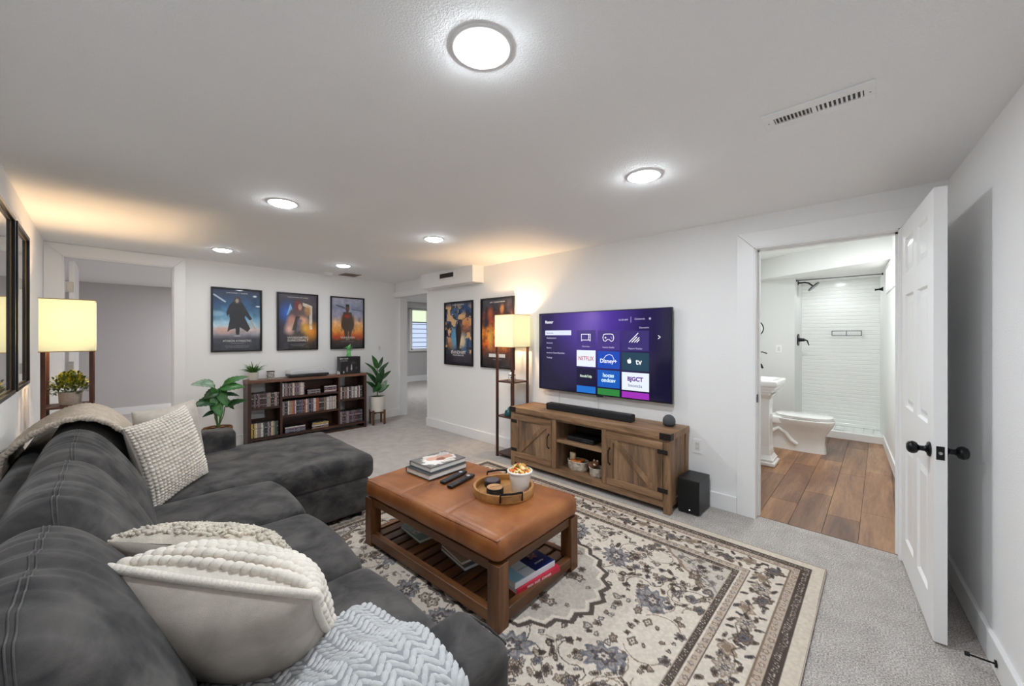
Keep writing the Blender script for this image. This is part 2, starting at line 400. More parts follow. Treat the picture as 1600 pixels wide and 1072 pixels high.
struct('wall_bath_left', MB().box(3.455, 7.5, 1.30, 1.4, 0, 2.5), M['bathwall'])
struct('wall_bath_far', MB().box(6.70, 7.5, .88, 1.31, 0, 2.5), mat('bath_grey', '#dcdddb', .6))
struct('ceiling', MB().box(3.34, 7.6, -.4, 1.45, 2.47, 2.53), M['bathwall'])
struct('wall_bath_bulkhead', MB().prism([(5.72, -.12), (7.5, -.12), (7.5, 1.32), (6.58, 1.32)], 2.19, 2.5), M['bathwall'])
struct('wall_bath_front', MB().box(3.455, 3.47, -.4, 1.4, 2.2, 2.5), M['bathwall'])
bb('baseboard_bath_right', [(3.47, ybr(3.47)), (6.70, ybr(6.70)), (6.70, ybr(6.70)+.014), (3.47, ybr(3.47)+.014)], .12)
# shower: ribbed tile wall (real ribs), pan with tiles, curb
st = struct('wall_shower', MB().box(7.40, 7.5, -.1, .885, 0, 2.2), mat('shower_tile', '#f1f2f0', .16, coat=.3))
n = 40; q = MB()
for k in range(n):
    z0, z1 = .05+k*(2.14/n), .05+(k+1)*(2.14/n)-.004; zm = (z0+z1)/2
    q.add([(7.40, -.05, z0), (7.394, -.05, z0+.006), (7.394, -.05, z1-.006), (7.40, -.05, z1), (7.40, .88, z0), (7.394, .88, z0+.006), (7.394, .88, z1-.006), (7.40, .88, z1)],
          [(0, 4, 5, 1), (1, 5, 6, 2), (2, 6, 7, 3)])
tag(q.build('ribbed_tiles', mat('shower_tile', '#f1f2f0', .16), st), kind='stuff')
pan = struct('floor', MB().box(6.72, 7.40, -.04, .88, 0, .045), mat('grout', '#b9bab8', .7))
for i in range(6):
    for j in range(9):
        MB().box(6.80+i*.1+.003, 6.80+(i+1)*.1-.003, -.03+j*.101+.003, -.03+(j+1)*.101-.003, .044, .050).build('tile', mat('pan_tile', '#eceeec', .2), pan)
MB().lathe([(.0, .0), (.075, 0), (.075, .004), (0, .004)], 20, c=(7.0, .42, .050)).build('drain', mat('drain_grey', '#a5a7a6', .3, .8), pan)
struct('trim_9', MB().box(6.70, 6.80, ybr(6.7), .88, 0, .095), M['porcelain'], bevel=.006)
# bathroom window, high on the right wall
w2 = tag(MB().build('window_2', M['trim']), kind='structure')
q = MB()
def wl(q, x0, x1, z0, z1, d0, d1): q.prism([(x0, ybr(x0)+d0), (x1, ybr(x1)+d0), (x1, ybr(x1)+d1), (x0, ybr(x0)+d1)], z0, z1); return q
for a in ((5.35, 5.40, 1.86, 2.17), (6.25, 6.30, 1.86, 2.17), (5.40, 6.25, 1.86, 1.90), (5.40, 6.25, 2.13, 2.17)): wl(q, *a, -.001, .012)
q.build('window_frame', M['trim'], w2); wl(MB(), 5.40, 6.25, 1.90, 2.13, .001, .005).build('pane', emit('frosted_daylight', '#ffffff', 2.5), w2)
# ================================================================ SOFA
def fabric(name, cols, nscale=5, weave=260, rough=.9, sheen=.25, bs=.25, patch=1.0):
    if name in MATS: return MATS[name]
    m, nt, b = newmat(name); v = objcoord(nt)
    f = noise(nt, objcoord(nt, (1, 1, 1.6)), nscale, 5, .6, .4)
    a, c = C(cols[0]), C(cols[1])
    nt.links.new(ramp(nt, f, [(.36, a), (.64, c)]), b.inputs['Base Color'])
    b.inputs['Roughness'].default_value = rough; b.inputs['Sheen Weight'].default_value = sheen; b.inputs['Sheen Roughness'].default_value = .45
    b.inputs['Specular IOR Level'].default_value = .15
    bump(nt, noise(nt, v, weave, 2), bs, .002, b); MATS[name] = m; return m
SOFA = fabric('charcoal_velvet', ('#302f30', '#575452'), 6.5, 420, sheen=.12)
def fnoise(P, fx, fy, fz, seed=0, oct=3):
    """cheap smooth noise from sines, for wrinkles"""
    r = np.random.default_rng(seed); out = np.zeros(len(P)); amp = 1.0
    for o in range(oct):
        for _ in range(3):
            k = r.normal(size=3); k /= np.linalg.norm(k); k *= np.array([fx, fy, fz])*(1.7**o)
            out += amp*np.sin(P @ k+r.uniform(0, 6.28)+1.3*np.sin(P @ (k[[1, 2, 0]]*.6)+r.uniform(0, 6.28)))/3
        amp *= .55
    return out
sofa = thing('sectional_sofa', 'charcoal velvet sectional sofa with a chaise, along the left wall', 'sofa', (.2, 2.2, 0))
SY0, SY1 = .67, 3.86
q = MB(); q.rbox(-.33, .66, SY0+.02, 2.80, .06, .34, .02, n=6); q.build('base', SOFA, sofa, smooth=True)
q = MB(); q.rbox(.10, 1.355, 2.795, 3.84, .05, .30, .025, n=8); q.build('chaise_base', SOFA, sofa, smooth=True)
q = MB()
for (x, y) in ((1.29, 2.87), (1.29, 3.76), (.6, .76), (-.26, .76), (-.26, 3.76), (.3, 2.9)): q.box(x-.025, x+.025, y-.025, y+.025, .013, .06)
for i in range(0, len(q.v), 8):
    l = MB(); l.add(q.v[i:i+8], [(0,3,2,1),(4,5,6,7),(0,1,5,4),(1,2,6,5),(2,3,7,6),(3,0,4,7)]); l.build('foot', M['matt_black'], sofa)
def bw(P, U): P = P.copy(); P[:, 2] += .02*(1-U[:, 0]**2)*(U[:, 2] > .5)+.004*fnoise(P, 9, 9, 9, 3); return P
MB().rbox(-.345, -.17, SY0, SY1, .06, .76, .06, n=(4, 40, 10), warp=bw).build('back_frame', SOFA, sofa, smooth=True, angle=0)
# arms
def aw(P, U): P = P.copy(); P[:, 2] += .012*(1-U[:, 0]**2)*(U[:, 2] > .5); P += .003*fnoise(P, 10, 10, 10, 5)[:, None]; return P
MB().rbox(-.32, .705, SY0-.005, SY0+.205, .06, .605, .045, n=(18, 6, 10), warp=aw).build('arm', SOFA, sofa, smooth=True, angle=0)
MB().rbox(-.32, .69, 3.69, 3.87, .06, .625, .045, n=(18, 6, 10), warp=aw).build('arm', SOFA, sofa, smooth=True, angle=0)
q = MB(); q.tube([(-.28, SY0+.001, .567), (.2, SY0-.003, .567), (.66, SY0-.001, .565), (.693, SY0+.004, .56)], .0035, 6)
q.tube([(.706, SY0+.03, .57), (.709, SY0+.1, .575), (.706, SY0+.175, .57)], .0035, 6); q.build('arm_seam', SOFA, sofa, smooth=True)
# seat cushions
def seat(y0, y1, seed, x1=.71):
    def wp(P, U):
        P = P.copy(); u = np.clip(1-U[:, 0]**2, 0, 1)**.5; v = np.clip(1-np.abs(U[:, 1])**3, 0, 1)
        P[:, 2] += (U[:, 2] > -.2)*.035*u*v
        P[:, 0] += .018*np.clip(U[:, 0], 0, 1)*(1-np.abs(U[:, 1])**2.5)
        P[:, 2] += .0035*fnoise(P, 14, 9, 5, seed)*(U[:, 2] > 0)
        P[:, 0] += .004*fnoise(P, 5, 12, 12, seed+9)*(U[:, 0] > .6); return P
    MB().rbox(-.16, x1, y0+.004, y1-.004, .30, .468, .055, n=(26, 20, 6), warp=wp).build('seat_cushion', SOFA, sofa, smooth=True, angle=0)
seat(.87, 1.49, 1); seat(1.49, 2.15, 2); seat(2.15, 2.785, 3)
def cw(P, U):
    P = P.copy(); m = (P[:, 0] < .66) & (P[:, 1] > 3.68); P[m, 1] = 3.68+(P[m, 1]-3.68)*.02
    t = (U[:, 2] > 0)
    P[:, 2] += t*.022*np.clip(1-U[:, 0]**2, 0, 1)**.5*np.clip(1-U[:, 1]**2, 0, 1)**.5+t*.005*fnoise(P, 9, 8, 4, 21)
    return P
MB().rbox(-.16, 1.40, 2.79, 3.845, .285, .462, .055, n=(60, 42, 6), warp=cw).build('chaise_cushion', SOFA, sofa, smooth=True, angle=0)
# back cushions: profile (x,z) closed, swelling in the middle of each cushion
PROF = [(.06, .465), (.125, .50), (.135, .57), (.105, .66), (.06, .75), (.01, .83), (-.045, .895), (-.10, .925), (-.155, .92), (-.20, .88), (-.225, .80), (-.225, .68), (-.215, .55), (-.16, .475), (-.05, .46)]
def backcush(y0, y1, seed, top=0.0, name='back_cushion'):
    pr = np.array(PROF); k = 96; t = np.linspace(0, len(pr), k, endpoint=False)
    def cr(t):
        i = int(t) % len(pr); f = t-int(t); p0, p1, p2, p3 = pr[i-1], pr[i], pr[(i+1) % len(pr)], pr[(i+2) % len(pr)]
        return .5*((2*p1)+(-p0+p2)*f+(2*p0-5*p1+4*p2-p3)*f*f+(-p0+3*p1-3*p2+p3)*f**3)
    ring = np.array([cr(x) for x in t]); cen = np.array([-.06, .66])
    nv = 84; q = MB(); vs = []
    for j in range(nv+1):
        s = -1+2*j/nv; sw = 1-abs(s)**5
        e = .62+.38*max(0.0, sw)**.45
        yy = (y0+y1)/2+s*(y1-y0)/2*(1.0)
        P = cen+(ring-cen)*(e if abs(s) > .5 else 1)*np.array([1, 1])
        if abs(s) > .5:
            e2 = 1-(1-max(0.0, 1-((abs(s)-.5)/.5)**2.8)**.5)*.40; P = cen+(ring-cen)*e2
        P3 = np.c_[P[:, 0], np.full(k, yy), P[:, 1]]
        hi = np.clip((P[:, 1]-.62)/.3, 0, 1)
        wr = fnoise(np.c_[P[:, 0]*9, np.full(k, yy)*62, P[:, 1]*9], 1, 1.3, 1, seed, 3)*(.45+.75*np.exp(-((P[:, 0]+.10)/.09)**2))
        nrm = (ring-cen)/np.linalg.norm(ring-cen, axis=1, keepdims=True)
        P3[:, 0] += nrm[:, 0]*wr*.0050*hi; P3[:, 2] += nrm[:, 1]*wr*.0055*hi+top*hi*(1-s*s)
        vs.append(P3)
    vs = np.concatenate(vs); fs = [(j*k+i, (j+1)*k+i, (j+1)*k+(i+1) % k, j*k+(i+1) % k) for j in range(nv) for i in range(k)]
    fs += [tuple(range(k)), tuple(nv*k+i for i in range(k))[::-1]]
    q.add(vs, fs); o = q.build(name, SOFA, sofa, smooth=True, angle=0)
    # twin stitched seam running along the crest
    q = MB()
    i0 = int(np.argmin(np.abs(ring[:, 0]+.10)+(ring[:, 1] < .8)*9))
    for di in (0, 1):
        pts = [vs[j*k+i0+di]+np.array([0, 0, .0008]) for j in range(2, nv-1)]; q.tube(pts, .0014, 6)
    q.build('stitched_seam', fabric('seam_velvet', ('#434242', '#565453'), 6, 400), o, smooth=True, world=False)
    WL = WLOC['sectional_sofa']
    for c in kids(o):
        if 'seam' in c.name:
            for v in c.data.vertices: v.co -= Vector(WL)
backcush(.86, 1.475, 11, .01); backcush(1.485, 2.14, 12, .012); backcush(2.15, 2.80, 13, .01); backcush(2.82, 3.68, 14, -.01)

# ================================================================ PILLOWS
def pillow_surf(w, h, t):
    """returns f(u,v,side) -> point, u,v in -1..1, in local pillow frame x=width y=height z=thickness"""
    def f(u, v, sd, off=0.0):
        px = u*w/2*(1-.075*(1-v*v)*abs(u)**3)*(1.0); py = v*h/2*(1-.075*(1-u*u)*abs(v)**3)
        a = max(0.0, 1-abs(u)**2.6)*max(0.0, 1-abs(v)**2.6)
        z = sd*t/2*a**.48
        return Vector((px, py, z+sd*off))
    return f
def pillow_shell(w, h, t, side, n=40, seed=0, wr=.004, off=0):
    f = pillow_surf(w, h, t); q = MB(); us = [math.sin(PI/2*(-1+2*i/n)) for i in range(n+1)]
    q.grid(lambda u, v: f(u, v, side, off), us, us)
    P = np.array(q.v); d = fnoise(P*np.array([1, 1, .3]), 30, 30, 10, seed)*wr*(1-np.maximum(np.abs(P[:, 0]*2/w), np.abs(P[:, 1]*2/h))**6)
    P[:, 2] += side*d; q.v = [tuple(p) for p in P]
    if side < 0: q.f = [a[::-1] for a in q.f]
    q.f = [a[::-1] for a in q.f]; return q
def place(o, TL, TR, BL, BR):
    TL, TR, BL, BR = map(Vector, (TL, TR, BL, BR)); c = (TL+TR+BL+BR)/4
    ex = ((TR+BR)-(TL+BL)).normalized(); ey = ((TL+TR)-(BL+BR)); ey = (ey-ex*ey.dot(ex)).normalized(); ez = ex.cross(ey)
    m = Matrix((ex, ey, ez)).transposed().to_4x4(); m.translation = c; o.matrix_world = m
    o.location = c; o.rotation_euler = m.to_euler()
LINEN = fabric('beige_linen', ('#aea59b', '#c4bbb1'), 9, 800, sheen=.1, bs=.5)
LINEN2 = fabric('taupe_linen', ('#958b84', '#aca29a'), 9, 300, sheen=.1, bs=.5)
KNIT = mat('cream_wool', '#dcd5ca', .95, bmp=(220, .5, .003), var=(14, .08), spec=.1, sheen=.2)
KNIT2 = mat('oat_wool', '#cfc6b8', .95, bmp=(220, .5, .003), var=(12, .2), spec=.1, sheen=.2)
def nubs(f, w, h, side, rows, cols, rx, ry, rz, jit=.15, tilt=0.5, rng_=None, nu=8, nv=6, edge=1.0, sep=1.0):
    q = MB(); r = random.Random(3)
    for i in range(rows):
        for j in range(cols):
            v = (-1+2*(i+.5)/rows)*edge; u = (-1+2*(j+.5+(.5 if i % 2 else 0)*sep)/cols)*edge
            if abs(u) > 1: continue
            u = math.sin(PI/2*u)*.35+u*.65; v = math.sin(PI/2*v)*.35+v*.65
            p = f(u, v, side); e = .01
            pu = f(min(.999, u+e), v, side)-f(max(-.999, u-e), v, side); pv = f(u, min(.999, v+e), side)-f(u, max(-.999, v-e), side)
            n = pu.cross(pv)*side
            if n.length < 1e-9: continue
            n.normalize(); n = (n+Vector((0, 0, side))*1.2).normalized(); a = (pu-n*pu.dot(n)).normalized(); b = n.cross(a)
            s = 1+r.uniform(-jit, jit); m = Matrix((a, b, n)).transposed().to_4x4()
            m = m @ Matrix.Rotation(tilt*(1 if (i % 2 == 0) else 1)+r.uniform(-.1, .1), 4, 'Z') @ Matrix.Diagonal((rx*s, ry*s, rz*s, 1))
            m.translation = p+n*rz*.25; q.blob(m, nu, nv)
    return q
# far cream waffle knit pillow leaning on the back cushion
def corners(o, TL, TR, BL, BR): place(o, TL, TR, BL, BR)
pk = thing('throw_pillow', 'cream chunky waffle-knit pillow leaning at the chaise end of the sofa', 'pillow', group=None)
f = pillow_surf(.47, .46, .15)
pillow_shell(.47, .46, .15, 1).build('cover', KNIT, pk, smooth=True, angle=0, world=False)
pillow_shell(.47, .46, .15, -1).build('back_cover', LINEN, pk, smooth=True, angle=0, world=False)
tag(nubs(f, .47, .46, 1, 26, 21, .0118, .0078, .0085, tilt=.0, sep=0).build('knit_loops', KNIT, pk, smooth=True, angle=0, world=False), kind='stuff')
place(pk, (-.005, 2.72, .875), (.255, 3.10, .895), (.19, 2.84, .47), (.47, 3.20, .52))
pb = thing('throw_pillow', 'plain oatmeal linen pillow standing behind the waffle-knit pillow', 'pillow')
pillow_shell(.48, .46, .14, 1, seed=4).build('cover', LINEN, pb, smooth=True, angle=0, world=False)
pillow_shell(.48, .46, .14, -1, seed=5).build('back_cover', LINEN, pb, smooth=True, angle=0, world=False)
place(pb, (.05, 3.02, .915), (.35, 3.42, .905), (.15, 3.10, .50), (.50, 3.42, .50))
# near pillows: linen side to the camera, chunky knit on top
def near_pillow(label, TL, TR, BL, BR, w, h, t, chunky):
    o = thing('throw_pillow', label, 'pillow'); f = pillow_surf(w, h, t)
    pillow_shell(w, h, t, 1, n=60, seed=8, wr=.0085).build('linen_back', LINEN, o, smooth=True, angle=0, world=False)
    pillow_shell(w, h, t, -1, n=30).build('knit_front', KNIT if chunky else KNIT2, o, smooth=True, angle=0, world=False)
    if chunky:
        q = nubs(f, w, h, -1, 20, 22, .0165, .0115, .0125, tilt=.55, nu=10, nv=8, edge=.985)
        q.v and tag(q.build('knit_stitches', KNIT, o, smooth=True, angle=0, world=False), kind='stuff')
        q = MB(); r = random.Random(5)   # braided rim
        for k in range(150):
            s = k/150*4; e = int(s); u_ = -1+2*(s-e); u, v = [(u_, 1), (1, -u_), (-u_, -1), (-1, u_)][e]
            p = f(u, v, -1); p2 = f(*[(min(1, u_+.02), 1), (1, -min(1, u_+.02)), (-min(1, u_+.02), -1), (-1, min(1, u_+.02))][e], 1)
            d = (p2-p); d = d.normalized() if d.length > 1e-5 else Vector((1, 0, 0)); n = Vector((0, 0, 1)); b = n.cross(d)
            m = Matrix((d, b, n)).transposed().to_4x4() @ Matrix.Rotation(.4, 4, 'Z') @ Matrix.Diagonal((.016, .0095, .0105, 1)); m.translation = Vector((p.x*1.012, p.y*1.012, p.z-.007)); q.blob(m, 8, 6)
        tag(q.build('braided_rim', KNIT, o, smooth=True, angle=0, world=False), kind='stuff')
    else:
        q = MB(); r = random.Random(9)   # shaggy loops
        for k in range(2600):
            u = r.uniform(-.97, .97); v = r.uniform(-.97, .97); p = f(u, v, -1)
            m = Matrix.Translation(p-Vector((0, 0, .003))) @ Euler((r.uniform(-.5, .5), r.uniform(-.5, .5), r.uniform(0, 6.3))).to_matrix().to_4x4() @ Matrix.Diagonal((.0125*r.uniform(.6, 1.2), .0042, .0055, 1))
            q.blob(m, 6, 4)
        tag(q.build('shaggy_loops', KNIT2, o, smooth=True, angle=0, world=False), kind='stuff')
    place(o, TL, TR, BL, BR); return o
near_pillow('beige linen pillow with chunky white braided knit, nearest the camera on the sofa', (0, 1.245, .835), (.32, .954, .758), (.14, 1.484, .521), (.46, 1.193, .442), .45, .43, .26, True)
near_pillow('beige pillow with shaggy fringed knit on top, second from the camera', (-.01, 1.514, .81), (.324, 1.265, .759), (.142, 1.772, .545), (.476, 1.522, .493), .43, .41, .17, False)

# ================================================================ BLANKETS
GREYW = mat('pale_grey_wool', '#b9babb', .95, bmp=(240, .5, .003), var=(20, .10), spec=.1, sheen=.2)
def braid_blanket(o, surf, cols, rows, wcol, rlen, m, rad, name='knit_stitches'):
    """surf(s,t)->(point, ds, dt, normal); V stitches in columns along t"""
    q = MB(); r = random.Random(2)
    for c in range(cols):
        for k in range(rows):
            for sgn in (-1, 1):
                s = (c+.5+sgn*.225)/cols; t = (k+.5+r.uniform(-.1, .1))/rows
                p, a, b, n = surf(s, t); d = (b*1.0+a*(-sgn)*.72).normalized(); e = n.cross(d)
                lift = rad*.9+r.uniform(-.001, .001)
                for st in (-1, 1):   # two-ply yarn
                    dd = (d+n*.18*0+n*(.22)).normalized(); ee = n.cross(dd).normalized(); nn = dd.cross(ee)
                    mm = Matrix((dd, ee, nn)).transposed().to_4x4() @ Matrix.Diagonal((rlen*1.02, rad*.62, rad*.85, 1))
                    mm.translation = p+n*lift+e*st*rad*.42; q.blob(mm, 8, 7)
    return tag(q.build(name, m, o, smooth=True, angle=0), kind='stuff')
def path_surf(path, x0, x1, wob=None):
    P = [Vector((0, y, z)) for y, z in path]; L = [0]
    for i in range(1, len(P)): L.append(L[-1]+(P[i]-P[i-1]).length)
    def cr(t):
        d = t*L[-1]; i = max(0, min(len(P)-2, next((k-1 for k in range(1, len(L)) if L[k] >= d), len(P)-2))); f = (d-L[i])/(L[i+1]-L[i]) if L[i+1] > L[i] else 0
        p0, p1, p2, p3 = P[max(i-1, 0)], P[i], P[i+1], P[min(i+2, len(P)-1)]
        return .5*((2*p1)+(-p0+p2)*f+(2*p0-5*p1+4*p2-p3)*f*f+(-p0+3*p1-3*p2+p3)*f**3)
    def S(s, t):
        def q(s, t):
            t = min(max(t, 0), 1); p = cr(t); p.x = x0+(x1-x0)*s
            if wob: p = wob(p, s, t)
            return p
        p = q(s, t); a = (q(s+.01, t)-q(s-.01, t)).normalized(); b = (q(s, min(1, t+.01))-q(s, max(0, t-.01))).normalized()
        n = a.cross(b).normalized(); return p, a, b, n
    return S, L[-1]
def wob(p, s, t):
    e = abs(2*s-1)**6
    p = p.copy(); p.z -= .012*e; p.x += .02*math.sin(t*5+1)*(s-.2)+.03*(1-t)*0; p.z += .006*math.sin(s*9+t*4)
    p.x += -.05*(1-t)*(1-t)*(s < .5)*0; return p
th = thing('throw_blanket', 'pale grey chunky braid-knit throw over the near sofa arm', 'blanket', (.38, .9, .5))
pth = [(1.185, .520), (1.10, .538), (1.02, .556), (.955, .585), (.90, .617), (.85, .634), (.78, .638), (.71, .633), (.665, .612), (.648, .56), (.644, .46), (.643, .34)]
S, L = path_surf(pth, .10, .565, wob)
q = MB(); q.grid(lambda s, t: (lambda r: r[0]+r[3]*.004)(S(s, t)), [i/24 for i in range(25)], [i/50 for i in range(51)]); q.f = q.f
q.build('blanket_body', mat('stitch_gap_shade', '#8a8c8f', .95), th, smooth=True, angle=0)  # body darker than the yarn: shade between stitches put into its colour
braid_blanket(th, S, 7, int(L/.027), .066, .031, GREYW, .0205)
# oatmeal knit blanket over the far back cushion
OAT = mat('oat_blanket', '#c9bcad', .95, bmp=(160, .9, .006), var=(30, .16), spec=.1)
tb = thing('throw_blanket', 'oatmeal fine-knit blanket draped over the farthest back cushion', 'blanket', (-.05, 3.1, .6))
pr = [(.175, .56), (.16, .62), (.13, .70), (.085, .78), (.03, .86), (-.03, .92), (-.10, .950), (-.165, .945), (-.23, .915), (-.29, .87), (-.345, .80), (-.352, .70), (-.352, .66)]
def blanket(off, y0, y1, name, m, r=None):
    pts = [Vector((a, 0, b)) for a, b in pr]; c = Vector((-.06, 0, .66)); q = MB()
    us = [i/96 for i in range(97)]; vs_ = [i/30 for i in range(31)]
    def fn(u, v):
        d = u*(len(pts)-1); i = min(int(d), len(pts)-2); fr = d-i
        p0, p1, p2, p3 = pts[max(i-1, 0)], pts[i], pts[i+1], pts[min(i+2, len(pts)-1)]
        p = .5*((2*p1)+(-p0+p2)*fr+(2*p0-5*p1+4*p2-p3)*fr*fr+(-p0+3*p1-3*p2+p3)*fr**3)
        n = (p-c).normalized(); p = p+n*(off+.006*math.sin(v*7+u*5)+.003*math.sin(u*300)*1.0)
        p.y = y0+(y1-y0)*v+.012*math.sin(u*9); p.x = max(p.x, -.385+.0); return p
    q.grid(fn, us, vs_); return q, fn
q, fn = blanket(.010, 2.845, 3.50, 'b', OAT)
for i, a in enumerate(q.f): pass
q.f = [a[::-1] for a in q.f]; q.build('blanket_body', OAT, tb, smooth=True, angle=0, solid=.010)
q = MB()
for k in range(64):
    u = (k+.5)/64; p = fn(u, 0); p2 = fn(min(1, u+.01), 0); d = (p2-p).normalized(); b = Vector((0, 1, 0)); n = d.cross(b)
    for sg in (-1, 1):
        mm = Matrix((d, b, n)).transposed().to_4x4() @ Matrix.Rotation(.5*sg, 4, 'Z') @ Matrix.Diagonal((.0165, .009, .013, 1)); mm.translation = p+b*(.004+sg*.009); q.blob(mm, 6, 5)
tag(q.build('braided_edge', OAT, tb, smooth=True, angle=0), kind='stuff')
# ================================================================ RUG (woven pattern kept as colour data on its own mesh)
def colmesh(name, W, H, nx, ny, RGB, m, parent=None, mtx=None, zfn=None, solidz=0):
    """flat grid W x H (local x right, y up, centred) with per-vertex colours RGB (ny+1,nx+1,3)"""
    xs = np.linspace(-W/2, W/2, nx+1); ys = np.linspace(-H/2, H/2, ny+1); X, Y = np.meshgrid(xs, ys)
    Z = np.zeros_like(X) if zfn is None else zfn(X, Y)
    V = np.stack([X, Y, Z], -1).reshape(-1, 3)
    if mtx is not None:
        A = np.array(mtx); V = V @ A[:3, :3].T+A[:3, 3]
    i = np.arange(ny)[:, None]*(nx+1)+np.arange(nx)[None]; F = np.stack([i, i+1, i+nx+2, i+nx+1], -1).reshape(-1, 4)
    me = bpy.data.meshes.new(name); me.vertices.add(len(V)); me.vertices.foreach_set('co', V.ravel().astype(np.float32))
    me.loops.add(F.size); me.loops.foreach_set('vertex_index', F.ravel().astype(np.int32))
    me.polygons.add(len(F)); me.polygons.foreach_set('loop_start', np.arange(0, F.size, 4, dtype=np.int32))
    me.update(calc_edges=True)
    a = me.color_attributes.new('col', 'FLOAT_COLOR', 'POINT')
    lin = np.clip(RGB, 0, 1); lin = np.where(lin <= .04045, lin/12.92, ((lin+.055)/1.055)**2.4)
    a.data.foreach_set('color', np.concatenate([lin.reshape(-1, 3), np.ones((lin.size//3, 1))], 1).ravel().astype(np.float32))
    me.materials.append(m); ob = bpy.data.objects.new(name, me); COL.objects.link(ob)
    if parent is not None: ob.parent = parent
    return ob
def hx(h): h = h.lstrip('#'); return np.array([int(h[i:i+2], 16)/255 for i in (0, 2, 4)])
def vnoise(h, w, cell, seed, octv=3):
    r = np.random.default_rng(seed); out = np.zeros((h, w)); amp = 1; tot = 0
    for o in range(octv):
        c = max(2, cell/2**o); gh, gw = int(h/c)+3, int(w/c)+3; g = r.random((gh, gw))
        y = np.arange(h)/c; x = np.arange(w)/c; yi = y.astype(int); xi = x.astype(int)
        fy = (y-yi)[:, None]; fx = (x-xi)[None]; fy = fy*fy*(3-2*fy); fx = fx*fx*(3-2*fx)
        a = g[yi][:, xi]; b = g[yi][:, xi+1]; c_ = g[yi+1][:, xi]; d = g[yi+1][:, xi+1]
        out += amp*((a*(1-fx)+b*fx)*(1-fy)+(c_*(1-fx)+d*fx)*fy); tot += amp; amp *= .5
    return out/tot
RW, RH = 2.38, 2.90            # x and y size
rx0, ry0 = .49, .225
nx, ny = 530, 645
xs = np.linspace(0, RW, nx+1); ys = np.linspace(0, RH, ny+1); GX, GY = np.meshgrid(xs, ys)
CR, TAN, BR_, DK, GRY, SL = map(hx, ('#d2c7ba', '#ab9a8b', '#7b6858', '#3c332f', '#8a8583', '#575a66'))
wob_x = (vnoise(ny+1, nx+1, 14, 1)-.5)*.02; wob_y = (vnoise(ny+1, nx+1, 14, 2)-.5)*.02
PX, PY = GX+wob_x, GY+wob_y
E_ = np.minimum(np.minimum(PX, RW-PX), np.minimum(PY, RH-PY)); E0 = np.minimum(np.minimum(GX, RW-GX), np.minimum(GY, RH-GY))
img = np.tile(CR, (ny+1, nx+1, 1)).astype(float)
def put(mask, col, a=1.0):
    mk = mask.astype(float)*a; img[:] = img*(1-mk[..., None])+col*mk[..., None]
r_ = np.random.default_rng(5); dx = RW/nx; dy = RH/ny
def flower(cx, cy, R, n, c_out, c_in, line=DK, sx=1, sy=1, rot=0, depth=.35, a=.9):
    x0, x1 = int(max(0, (cx-R*1.3*sx)/dx)), int(min(nx, (cx+R*1.3*sx)/dx))+1; y0, y1 = int(max(0, (cy-R*1.3*sy)/dy)), int(min(ny, (cy+R*1.3*sy)/dy))+1
    if x1 <= x0 or y1 <= y0: return
    X = PX[y0:y1, x0:x1]-cx; Y = PY[y0:y1, x0:x1]-cy
    X, Y = (X*math.cos(rot)+Y*math.sin(rot))/sx, (-X*math.sin(rot)+Y*math.cos(rot))/sy
    rr = np.hypot(X, Y)/R; th = np.arctan2(Y, X); rad = 1-depth*(.5-.5*np.cos(n*th)); s = img[y0:y1, x0:x1]
    def p(m, c, al): mm = (m*al)[..., None]; s[:] = s*(1-mm)+c*mm
    p((rr < rad), c_out, a); p((np.abs(rr-rad) < .13), line, .8*a); p((rr < rad*.62), c_in, a); p((np.abs(rr-rad*.6) < .08), line, .6*a); p((rr < .2), line, .9*a)
def vine(pts, wd, col, a=.85):
    for k in range(len(pts)-1):
        (ax, ay), (bx, by) = pts[k], pts[k+1]
        x0, x1 = int(max(0, (min(ax, bx)-wd*3)/dx)), int(min(nx, (max(ax, bx)+wd*3)/dx))+1; y0, y1 = int(max(0, (min(ay, by)-wd*3)/dy)), int(min(ny, (max(ay, by)+wd*3)/dy))+1
        if x1 <= x0 or y1 <= y0: continue
        X = PX[y0:y1, x0:x1]; Y = PY[y0:y1, x0:x1]; d2 = (bx-ax)**2+(by-ay)**2+1e-9
        t = np.clip(((X-ax)*(bx-ax)+(Y-ay)*(by-ay))/d2, 0, 1); d = np.hypot(X-ax-t*(bx-ax), Y-ay-t*(by-ay))
        mm = ((d < wd)*a)[..., None]; s = img[y0:y1, x0:x1]; s[:] = s*(1-mm)+col*mm
